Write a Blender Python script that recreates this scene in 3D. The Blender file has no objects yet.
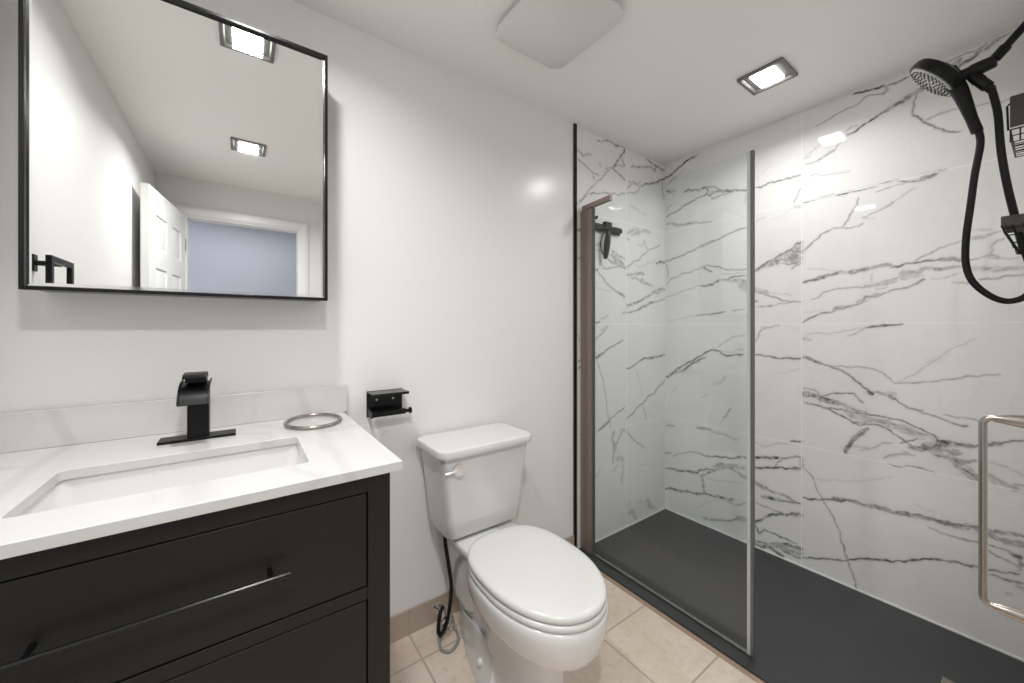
import bpy, bmesh, math, random
import numpy as np
from mathutils import Vector, Matrix

# ------------------------------------------------------------------ camera, world, exposure
scene = bpy.context.scene
COL = scene.collection
H = 2.285                                  # ceiling height
XL, YF = -2.774, -2.397                    # left wall, door wall
YC = -1.45                                 # shower end wall
XG = -0.788                                # shower screen plane
cam_d = bpy.data.cameras.new('camera')
cam_d.sensor_width = 36.0
cam_d.lens = 36.0 * 376.83 / 1024.0
cam_d.shift_y = -14.1 / 1024.0
cam_d.clip_start = 0.02
cam = bpy.data.objects.new('camera', cam_d)
cam.location = (-2.286, -1.4385, 1.2015)
cam.rotation_euler = (math.pi / 2, 0, -0.62317)
COL.objects.link(cam)
scene.camera = cam
world = bpy.data.worlds.new('world'); scene.world = world
world.use_nodes = True
world.node_tree.nodes['Background'].inputs[0].default_value = (0.80, 0.86, 1.0, 1)
world.node_tree.nodes['Background'].inputs[1].default_value = 0.3
vs = scene.view_settings
vs.view_transform = 'Standard'; vs.look = 'None'; vs.gamma = 1.0; vs.use_curve_mapping = False
vs.exposure = 2.53
LAMP_SHOWER, LAMP_VANITY, LAMP_DOOR = 0.95, 1.30, 2.3        # watts of the three ceiling downlights
LAMP_GLOW = 3.0
hl = bpy.data.lights.new('hallway_daylight', 'AREA')
hl.shape = 'RECTANGLE'; hl.size = 0.9; hl.size_y = 0.5; hl.energy = 1.0; hl.color = (0.90, 0.94, 1.0)
hlo = bpy.data.objects.new('hallway_daylight', hl)
hlo.location = (-2.25, -3.0, 2.24); COL.objects.link(hlo)

# ------------------------------------------------------------------ materials
def mat(name, color, rough=0.5, metal=0.0, spec=0.5, coat=0.0):
    m = bpy.data.materials.new(name); m.use_nodes = True
    b = m.node_tree.nodes['Principled BSDF']
    b.inputs['Base Color'].default_value = (*color, 1)
    b.inputs['Roughness'].default_value = rough
    b.inputs['Metallic'].default_value = metal
    b.inputs['Specular IOR Level'].default_value = spec
    b.inputs['Coat Weight'].default_value = coat
    b.inputs['Coat Roughness'].default_value = 0.05
    return m

class NT:
    """tiny helper to write node trees"""
    def __init__(s, m):
        s.t = m.node_tree; s.b = s.t.nodes['Principled BSDF']
    def n(s, typ, **kw):
        nd = s.t.nodes.new(typ)
        for k, v in kw.items(): setattr(nd, k, v)
        return nd
    def l(s, a, b): s.t.links.new(a, b)
    def val(s, sock, v):
        if hasattr(v, 'is_linked') or isinstance(v, bpy.types.NodeSocket): s.l(v, sock)
        else: sock.default_value = v
    def math(s, op, a, b=0.0, c=None):
        nd = s.n('ShaderNodeMath', operation=op)
        s.val(nd.inputs[0], a); s.val(nd.inputs[1], b)
        if c is not None: s.val(nd.inputs[2], c)
        return nd.outputs[0]
    def mix(s, f, a, b):
        nd = s.n('ShaderNodeMix', data_type='RGBA')
        s.val(nd.inputs[0], f)
        s.val(nd.inputs[6], a if not isinstance(a, tuple) else (*a, 1))
        s.val(nd.inputs[7], b if not isinstance(b, tuple) else (*b, 1))
        return nd.outputs[2]
    def pos(s):
        g = s.n('ShaderNodeNewGeometry'); x = s.n('ShaderNodeSeparateXYZ')
        s.l(g.outputs['Position'], x.inputs[0])
        return g.outputs['Position'], x.outputs
    def noise(s, vec, scale, detail=3.0, rough=0.5, dist=0.0):
        nd = s.n('ShaderNodeTexNoise'); s.l(vec, nd.inputs['Vector'])
        nd.inputs['Scale'].default_value = scale; nd.inputs['Detail'].default_value = detail
        nd.inputs['Roughness'].default_value = rough; nd.inputs['Distortion'].default_value = dist
        return nd.outputs['Fac']
    def ramp(s, f, lo, hi, a=0.0, b=1.0):
        nd = s.n('ShaderNodeMapRange'); s.val(nd.inputs[0], f)
        nd.inputs[1].default_value = lo; nd.inputs[2].default_value = hi
        nd.inputs[3].default_value = a; nd.inputs[4].default_value = b
        return nd.outputs[0]
    def line(s, coord, at, w):            # 1 on a line of half width w
        return s.math('LESS_THAN', s.math('ABSOLUTE', s.math('SUBTRACT', coord, at)), w)
    def repeat_line(s, coord, off, pitch, w):
        q = s.math('DIVIDE', s.math('SUBTRACT', coord, off), pitch)
        fr = s.math('SUBTRACT', q, s.math('ROUND', q))
        return s.math('LESS_THAN', s.math('ABSOLUTE', fr), w / pitch)
    def bump(s, h, strength, dist=0.01):
        nd = s.n('ShaderNodeBump'); nd.inputs['Strength'].default_value = strength
        nd.inputs['Distance'].default_value = dist
        s.l(h, nd.inputs['Height']); s.l(nd.outputs[0], s.b.inputs['Normal'])

def paint(name, col, rough, spec=0.5, bump=0.03):
    m = mat(name, col, rough, spec=spec); t = NT(m); P, _ = t.pos()
    t.bump(t.noise(P, 260, 2), bump, 0.002)
    return m

M = {}
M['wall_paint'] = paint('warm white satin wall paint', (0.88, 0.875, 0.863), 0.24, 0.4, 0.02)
M['lamp_dimmed_paint'] = paint('warm white wall paint darkened against lamp light', (0.79, 0.785, 0.775), 0.5, 0.25, 0.02)  # wall paint with its colour darkened to offset strong lamp light nearby
M['ceiling_paint'] = paint('white ceiling paint', (0.93, 0.925, 0.91), 0.45, 0.4, 0.02)
M['trim_paint'] = paint('white gloss trim paint', (0.84, 0.84, 0.83), 0.3)
M['hall_paint'] = paint('pale blue grey hallway paint', (0.58, 0.595, 0.635), 0.6)
M['ceramic'] = mat('white vitreous ceramic', (0.77, 0.765, 0.76), 0.12, spec=0.5, coat=0.3)
M['plastic'] = mat('white seat plastic', (0.76, 0.76, 0.745), 0.22)
M['black'] = mat('matte black metal', (0.005, 0.005, 0.0053), 0.36, spec=0.25)
M['gloss_black'] = mat('gloss black metal', (0.007, 0.007, 0.0075), 0.2, spec=0.35)
M['frame_black'] = mat('black lacquered frame', (0.006, 0.006, 0.0065), 0.25, spec=0.3)
M['rubber'] = mat('black rubber hose', (0.006, 0.006, 0.006), 0.42, spec=0.25)
M['chrome'] = mat('chrome', (0.86, 0.86, 0.87), 0.08, metal=1)
M['satin'] = mat('satin chrome', (0.85, 0.85, 0.85), 0.28, metal=0.85)
M['nickel'] = mat('brushed nickel', (0.38, 0.35, 0.32), 0.27, metal=1)
M['bronze'] = mat('brushed bronze aluminium', (0.33, 0.26, 0.23), 0.4, metal=0.5)
M['steel'] = mat('grey steel', (0.50, 0.50, 0.50), 0.3, metal=1)
M['lamp_frame'] = mat('brushed dark steel', (0.22, 0.215, 0.21), 0.55, metal=0.7)
M['dark_gap'] = mat('dark recess', (0.004, 0.004, 0.004), 0.7)
M['caulk'] = mat('white caulk', (0.82, 0.82, 0.80), 0.5)
M['clear_seal'] = mat('grey translucent seal', (0.52, 0.53, 0.54), 0.3)
M['dark_seal'] = mat('dark grey seal', (0.13, 0.13, 0.135), 0.35)
M['nozzle_face'] = mat('grey spray plate', (0.42, 0.42, 0.41), 0.35)
M['caddy_board'] = mat('dark brown grey board', (0.055, 0.05, 0.047), 0.45)
M['mirror'] = mat('silvered mirror', (0.91, 0.92, 0.91), 0.015, metal=1)
M['bevel'] = mat('polished mirror edge', (0.92, 0.93, 0.92), 0.06, metal=1)
M['cord'] = mat('grey braided hose', (0.30, 0.29, 0.27), 0.4)

def glass():
    m = bpy.data.materials.new('clear shower glass'); m.use_nodes = True
    t = m.node_tree; t.nodes.clear()
    out = t.nodes.new('ShaderNodeOutputMaterial')
    tr = t.nodes.new('ShaderNodeBsdfTransparent'); tr.inputs[0].default_value = (0.968, 0.986, 0.981, 1)
    gl = t.nodes.new('ShaderNodeBsdfGlossy'); gl.inputs['Roughness'].default_value = 0.0
    lw = t.nodes.new('ShaderNodeLayerWeight'); lw.inputs[0].default_value = 0.5
    pw = t.nodes.new('ShaderNodeMath'); pw.operation = 'POWER'; t.links.new(lw.outputs['Facing'], pw.inputs[0]); pw.inputs[1].default_value = 5.0
    fr = t.nodes.new('ShaderNodeMath'); fr.operation = 'MULTIPLY_ADD'; t.links.new(pw.outputs[0], fr.inputs[0])
    fr.inputs[1].default_value = 0.96; fr.inputs[2].default_value = 0.04
    mx = t.nodes.new('ShaderNodeMixShader')
    t.links.new(fr.outputs[0], mx.inputs[0]); t.links.new(tr.outputs[0], mx.inputs[1])
    t.links.new(gl.outputs[0], mx.inputs[2]); t.links.new(mx.outputs[0], out.inputs[0])
    return m
M['glass'] = glass()

def emit(name, col, strength):
    m = bpy.data.materials.new(name); m.use_nodes = True
    t = m.node_tree; t.nodes.clear()
    out = t.nodes.new('ShaderNodeOutputMaterial'); e = t.nodes.new('ShaderNodeEmission')
    e.inputs[0].default_value = (*col, 1); e.inputs[1].default_value = strength
    t.links.new(e.outputs[0], out.inputs[0]); return m
LAMP_COLOUR = (1.0, 0.99, 0.98)
M['lamp'] = emit('lit light diffuser', LAMP_COLOUR, LAMP_GLOW)

def marble(name, hline, vaxis, vlines):
    """white porcelain marble tile: 'vein' is a colour attribute of the surface, plus grout lines"""
    m = mat(name, (0.8, 0.8, 0.8), 0.10, spec=0.5); t = NT(m); P, xyz = t.pos()
    at = t.n('ShaderNodeAttribute', attribute_name='vein', attribute_type='GEOMETRY')
    sep = t.n('ShaderNodeSeparateColor'); t.l(at.outputs['Color'], sep.inputs[0])
    cloud = t.ramp(t.noise(P, 2.2, 4, 0.55, 0.6), 0.35, 0.75)
    base = t.mix(cloud, (0.87, 0.865, 0.85), (0.82, 0.815, 0.805))
    wisp = t.math('ABSOLUTE', t.math('SUBTRACT', t.noise(P, 3.1, 5, 0.6, 1.2), 0.5))
    wv = t.math('MULTIPLY', t.ramp(wisp, 0.0, 0.03, 0.08, 0.0), t.ramp(t.noise(P, 1.7, 2), 0.45, 0.6))
    base = t.mix(wv, base, (0.42, 0.42, 0.43))
    brk = t.ramp(t.noise(P, 42, 4, 0.7), 0.28, 0.60, 0.6, 1.6)
    mot = t.ramp(t.noise(P, 30, 5, 0.62, 0.8), 0.36, 0.64, 0.45, 1.7)
    v = t.math('MINIMUM', t.math('MAXIMUM', t.math('MULTIPLY', sep.outputs[0], brk), t.math('MULTIPLY', sep.outputs[1], mot)), 1.0)
    dark = t.mix(t.ramp(t.noise(P, 9, 3), 0.35, 0.65), (0.03, 0.032, 0.038), (0.06, 0.068, 0.088))
    c = t.mix(v, base, dark)
    g = None
    for L in hline:
        q = t.line(xyz[2], L, 0.0020); g = q if g is None else t.math('MAXIMUM', g, q)
    for L in vlines: g = t.math('MAXIMUM', g, t.line(xyz[vaxis], L, 0.0020))
    c = t.mix(t.math('MULTIPLY', g, .8), c, (0.93, 0.93, 0.92))
    t.l(c, t.b.inputs['Base Color'])
    t.l(t.math('ADD', t.math('MULTIPLY', g, 0.5), 0.03), t.b.inputs['Roughness'])
    return m
M['tile_a'] = marble('marble tile beside toilet wall', (0.61, 1.22, 1.83), 0, (-0.404,))
M['tile_b'] = marble('marble tile long wall', (0.61, 1.22, 1.83), 1, (-0.75,))
M['tile_c'] = marble('marble tile end wall', (0.61, 1.22, 1.83), 0, (-0.404,))

def quartz():
    m = mat('white veined quartz', (0.8, 0.8, 0.8), 0.16); t = NT(m); P, _ = t.pos()
    w = t.math('ABSOLUTE', t.math('SUBTRACT', t.noise(P, 2.3, 3, 0.5, 0.8), 0.5))
    v = t.math('MULTIPLY', t.ramp(w, 0.0, 0.035, 0.42, 0.0), t.ramp(t.noise(P, 4.0, 3), 0.42, 0.62))
    c = t.mix(v, (0.67, 0.662, 0.65), (0.50, 0.48, 0.46))
    sx = t.math('ADD', t.math('SUBTRACT', _[0], t.math('MULTIPLY', t.math('SUBTRACT', _[2], .95), -.28)), t.math('MULTIPLY', t.math('SUBTRACT', t.noise(P, 9, 3), .5), .05))
    for at, st in ((-2.652, .30), (-2.120, .26)):
        d = t.math('ABSOLUTE', t.math('SUBTRACT', sx, at)); c = t.mix(t.ramp(d, .006, .020, st, 0.0), c, (0.46, 0.44, 0.42))
    t.l(c, t.b.inputs['Base Color']); return m
M['quartz'] = quartz()

def cabinet():
    m = mat('charcoal black cabinet lacquer', (0.0125, 0.0125, 0.012), 0.36, spec=0.3); t = NT(m); P, _ = t.pos()
    nd = t.n('ShaderNodeTexVoronoi'); nd.inputs['Scale'].default_value = 7.0
    t.l(P, nd.inputs['Vector'])
    c = t.mix(t.math('LESS_THAN', nd.outputs['Distance'], 0.03), (0.0125, 0.0125, 0.012), (0.35, 0.34, 0.33))
    t.l(c, t.b.inputs['Base Color']); return m
M['cabinet'] = cabinet()

def floor_tile(name, dark):
    m = mat(name, (0.6, 0.5, 0.4), 0.32); t = NT(m); P, xyz = t.pos()
    n1 = t.noise(P, 7.0, 6, 0.65, 0.4); n2 = t.noise(P, 38, 4, 0.6)
    a = t.mix(t.ramp(n1, 0.32, 0.68), (0.76, 0.645, 0.535), (0.66, 0.535, 0.43))
    a = t.mix(t.ramp(t.noise(P, 2.6, 4, 0.6, 0.6), 0.4, 0.62, 0, 0.6), a, (0.80, 0.71, 0.62))
    a = t.mix(t.ramp(n2, 0.5, 0.8, 0, 0.5), a, (0.50, 0.385, 0.295))
    if not dark:
        g = t.math('MAXIMUM', t.repeat_line(xyz[0], -1.753, 0.3, 0.0034), t.repeat_line(xyz[1], -0.14, 0.31, 0.0034))
        a = t.mix(g, a, (0.46, 0.395, 0.34))
    else:
        a = t.mix(0.65, a, (0.36, 0.285, 0.23))
        g = t.repeat_line(xyz[0], -1.753, 0.3, 0.002)
        a = t.mix(g, a, (0.40, 0.33, 0.27))
    t.l(a, t.b.inputs['Base Color'])
    t.bump(t.math('SUBTRACT', t.math('MULTIPLY', n2, 0.15), g), 0.25, 0.002)
    return m
M['floor'] = floor_tile('beige travertine floor tile', False)
M['base_tile'] = floor_tile('tan tile skirting', True)

def slate():
    m = mat('dark slate shower pan', (0.05, 0.05, 0.05), 0.45); t = NT(m); P, _ = t.pos()
    n = t.noise(P, 5, 5, 0.6, 0.5)
    c = t.mix(n, (0.029, 0.031, 0.033), (0.050, 0.053, 0.055))
    c = t.mix(t.ramp(t.noise(P, 60, 2), 0.74, 0.80, 0, 0.5), c, (0.13, 0.13, 0.13))
    t.l(c, t.b.inputs['Base Color']); t.bump(t.noise(P, 18, 4, 0.5), 0.06, 0.002)
    return m
M['slate'] = slate()
def wood():
    m = mat('tan wood strip', (0.5, 0.3, 0.2), 0.5); t = NT(m); P, _ = t.pos()
    t.l(t.mix(t.noise(P, 14, 4), (0.44, 0.32, 0.24), (0.36, 0.25, 0.19)), t.b.inputs['Base Color']); return m
M['wood'] = wood()

# ------------------------------------------------------------------ mesh helpers
WO = {}                                     # world origin of each object, for parenting
def finish(o, parent, w):
    WO[o.name] = Vector(w)
    if parent is not None:
        o.parent = parent; o.location = Vector(w) - WO[parent.name]
    else: o.location = w
    return o

def obj(name, bm, material, parent=None, bevel=0.0, smooth=38, segs=2, subsurf=0, **props):
    """link a bmesh (built in world space) as ONE mesh object with its origin at its base centre"""
    bmesh.ops.recalc_face_normals(bm, faces=bm.faces)
    cs = [v.co for v in bm.verts]
    lo = Vector([min(c[i] for c in cs) for i in range(3)]); hi = Vector([max(c[i] for c in cs) for i in range(3)])
    w = Vector(((lo.x + hi.x) / 2, (lo.y + hi.y) / 2, lo.z))
    bmesh.ops.translate(bm, verts=bm.verts, vec=-w)
    for f in bm.faces: f.smooth = True
    a = math.radians(smooth)
    for e in bm.edges:
        if len(e.link_faces) == 2 and e.calc_face_angle(0) > a: e.smooth = False
    me = bpy.data.meshes.new(name); bm.to_mesh(me); bm.free()
    ms = material if isinstance(material, (list, tuple)) else [material]
    for m in ms: me.materials.append(m)
    o = bpy.data.objects.new(name, me); COL.objects.link(o)
    if bevel:
        b = o.modifiers.new('bevel', 'BEVEL'); b.width = bevel; b.segments = segs
        b.limit_method = 'ANGLE'; b.angle_limit = math.radians(35); b.harden_normals = True
    if subsurf:
        s = o.modifiers.new('subdivision', 'SUBSURF'); s.levels = subsurf; s.render_levels = subsurf
    for k, v in props.items(): o[k] = v
    return finish(o, parent, w)

def thing(name, loc, label, cat, group=None):
    o = bpy.data.objects.new(name, None); COL.objects.link(o)
    o.empty_display_size = 0.05
    o['label'] = label; o['category'] = cat; o['kind'] = 'thing'
    if group: o['group'] = group
    return finish(o, None, loc)

def tag(o, label, cat, group=None):
    o['label'] = label; o['category'] = cat; o['kind'] = 'thing'
    if group: o['group'] = group
    return o

def struct(name, bm, material, **k):
    o = obj(name, bm, material, **k); o['kind'] = 'structure'; return o

def B(): return bmesh.new()
def box(bm, x0, x1, y0, y1, z0, z1, mi=0):
    v = [bm.verts.new((x, y, z)) for z in (z0, z1) for y in (y0, y1) for x in (x0, x1)]
    for q in ((0, 2, 3, 1), (4, 5, 7, 6), (0, 1, 5, 4), (2, 6, 7, 3), (0, 4, 6, 2), (1, 3, 7, 5)):
        f = bm.faces.new([v[i] for i in q]); f.material_index = mi
    return bm
def bx(*a): return box(B(), *a)

def loft(bm, rings, cap0=True, cap1=True, closed=True):
    R = [[bm.verts.new(p) for p in r] for r in rings]
    n = len(R[0])
    for a, b in zip(R, R[1:]):
        for i in range(n if closed else n - 1):
            j = (i + 1) % n
            bm.faces.new((a[i], a[j], b[j], b[i]))
    if cap0: bm.faces.new(R[0][::-1])
    if cap1: bm.faces.new(R[-1])
    return bm

def spline(pts, n=8, closed=False):
    P = [Vector(p) for p in pts]; out = []
    m = len(P)
    for i in range(m if closed else m - 1):
        if closed: a, b, c, d = P[i - 1], P[i], P[(i + 1) % m], P[(i + 2) % m]
        else:
            b, c = P[i], P[i + 1]
            a = P[i - 1] if i else b * 2 - c
            d = P[i + 2] if i + 2 < m else c * 2 - b
        for k in range(n):
            t = k / n
            out.append(0.5 * ((2 * b) + (c - a) * t + (2 * a - 5 * b + 4 * c - d) * t * t + (3 * b - a - 3 * c + d) * t ** 3))
    if not closed: out.append(P[-1])
    return out

def tube(bm, pts, r, seg=12, closed=False):
    """round bar along a polyline; r may be a list"""
    P = [Vector(p) for p in pts]; n = len(P); rings = []
    rr = r if isinstance(r, (list, tuple)) else [r] * n
    up = None
    for i in range(n):
        if closed: t = (P[(i + 1) % n] - P[i - 1]).normalized()
        else: t = (P[min(i + 1, n - 1)] - P[max(i - 1, 0)]).normalized()
        if up is None:
            up = Vector((0, 0, 1)) if abs(t.z) < 0.9 else Vector((1, 0, 0))
        up = (up - t * up.dot(t)).normalized(); s = t.cross(up)
        rings.append([P[i] + (up * math.cos(k * 2 * math.pi / seg) + s * math.sin(k * 2 * math.pi / seg)) * rr[i] for k in range(seg)])
    if closed: rings.append(rings[0])
    return loft(bm, rings, not closed, not closed)

def cyl(bm, a, b, r0, r1=None, seg=24):
    return tube(bm, [a, b], [r0, r0 if r1 is None else r1], seg)

def lathe(bm, base, axis, prof, seg=32):
    """profile of (radius, distance along axis)"""
    axis = Vector(axis).normalized(); base = Vector(base)
    u = axis.orthogonal().normalized(); w = axis.cross(u)
    return loft(bm, [[base + axis * h + (u * math.cos(2 * math.pi * k / seg) + w * math.sin(2 * math.pi * k / seg)) * max(r, 1e-4) for k in range(seg)] for r, h in prof])

def rrect(x0, x1, y0, y1, r, n=6):
    """rounded rectangle outline in plan"""
    out = []
    for cx, cy, a0 in ((x1 - r, y1 - r, 0), (x0 + r, y1 - r, 90), (x0 + r, y0 + r, 180), (x1 - r, y0 + r, 270)):
        for k in range(n + 1):
            a = math.radians(a0 + 90 * k / n); out.append((cx + r * math.cos(a), cy + r * math.sin(a)))
    return out
def at_z(o, z): return [(x, y, z) for x, y in o]

def grid_plane(name, material, origin, du, dv, nu, nv, attr=None):
    """dense flat tile surface whose vertices carry the vein pattern of the stone"""
    u = np.linspace(0, 1, nu); v = np.linspace(0, 1, nv)
    U, V = np.meshgrid(u, v)
    co = np.array(origin)[None, None] + U[..., None] * np.array(du) + V[..., None] * np.array(dv)
    co = co.reshape(-1, 3)
    i = np.arange(nu * nv).reshape(nv, nu)
    q = np.stack([i[:-1, :-1], i[:-1, 1:], i[1:, 1:], i[1:, :-1]], -1).reshape(-1, 4)
    w = co.mean(0); w[2] = co[:, 2].min()
    me = bpy.data.meshes.new(name)
    me.vertices.add(len(co)); me.vertices.foreach_set('co', (co - w).ravel())
    me.loops.add(q.size); me.loops.foreach_set('vertex_index', q.ravel())
    me.polygons.add(len(q)); me.polygons.foreach_set('loop_start', np.arange(len(q)) * 4)
    me.polygons.foreach_set('loop_total', np.full(len(q), 4))
    me.update(calc_edges=True)
    if attr is not None:
        a = me.color_attributes.new('vein', 'FLOAT_COLOR', 'POINT')
        c = np.zeros((len(co), 4), np.float32); c[:, :2] = attr.reshape(-1, 2); c[:, 3] = 1
        a.data.foreach_set('color', c.ravel())
    me.materials.append(material)
    o = bpy.data.objects.new(name, me); COL.objects.link(o); o['kind'] = 'structure'
    return finish(o, None, Vector(w))

# ------------------------------------------------------------------ room shell
struct('floor', bx(XL, -0.87, YF, 0, -0.05, 0), M['floor'])
struct('ceiling', bx(XL, 0.1, YF, 0.1, H, H + 0.05), M['ceiling_paint'])
struct('wall_back', bx(XL - 0.1, -0.8505, 0, 0.1, -0.05, H), M['wall_paint'])
struct('wall_left', bx(XL - 0.1, XL, YF, 0, -0.05, H), M['lamp_dimmed_paint'])
DX0, DX1, DH = -2.615, -1.892, 2.012           # door opening
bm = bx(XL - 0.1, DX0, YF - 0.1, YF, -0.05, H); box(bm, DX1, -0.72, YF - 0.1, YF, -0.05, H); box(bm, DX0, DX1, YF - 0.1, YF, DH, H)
struct('wall_front', bm, M['lamp_dimmed_paint'])
struct('wall_right', bx(-0.82, -0.72, YF, YC - 0.012, -0.05, H), M['wall_paint'])
#VEINS
def vein_map(nu, nv, du, dv, veins, seed):
    """intensity of the stone's veins on a grid of du x dv metres"""
    rng = np.random.RandomState(seed)
    outs = [np.zeros((nv, nu), np.float32), np.zeros((nv, nu), np.float32)]
    su, sv = du / (nu - 1), dv / (nv - 1)
    for w, dark, pts in veins:
        P = np.array(pts, float) / 1000.0
        for _ in range(4):                   # roughen the line
            d = P[1:] - P[:-1]; L = np.hypot(d[:, 0], d[:, 1])[:, None]
            nrm = np.stack([-d[:, 1], d[:, 0]], -1) / np.maximum(L, 1e-6)
            mid = (P[1:] + P[:-1]) / 2 + nrm * np.clip(rng.randn(len(d), 1), -2, 2) * np.minimum(L * 0.07, 0.006)
            q = np.empty((len(P) + len(mid), 2)); q[0::2] = P; q[1::2] = mid; P = q
        n = len(P); ww = np.interp(np.arange(n), np.linspace(0, n - 1, 9), rng.uniform(0.55, 1.35, 9))
        tt = np.arange(n) / (n - 1); ww *= np.minimum(1, 0.45 + 5 * np.minimum(tt, 1 - tt))
        w0 = w / 1000.0 * 0.85; out = outs[0 if w < 8.5 else 1]; soft = 0.0032 if w < 8.5 else 0.006
        for k in range(n - 1):
            a, b = P[k], P[k + 1]; r = w0 * ww[k] * 0.5; m = r * 2.6 + 0.006
            i0 = max(0, int((min(a[0], b[0]) - m) / su)); i1 = min(nu, int((max(a[0], b[0]) + m) / su) + 2)
            j0 = max(0, int((min(a[1], b[1]) - m) / sv)); j1 = min(nv, int((max(a[1], b[1]) + m) / sv) + 2)
            if i0 >= i1 or j0 >= j1: continue
            X, Y = np.meshgrid(np.arange(i0, i1) * su, np.arange(j0, j1) * sv)
            e = b - a; t = np.clip(((X - a[0]) * e[0] + (Y - a[1]) * e[1]) / max(e @ e, 1e-12), 0, 1)
            D = np.hypot(X - a[0] - t * e[0], Y - a[1] - t * e[1])
            core = np.clip(1.0 - (D - r * 0.9) / soft, 0, 1)
            halo = 0.22 * np.exp(-(D / (r * 2.0 + 0.004)) ** 2)
            I = dark * np.maximum(core, halo)
            out[j0:j1, i0:i1] = np.maximum(out[j0:j1, i0:i1], I)
    return np.clip(np.stack(outs, -1), 0, 1)
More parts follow.
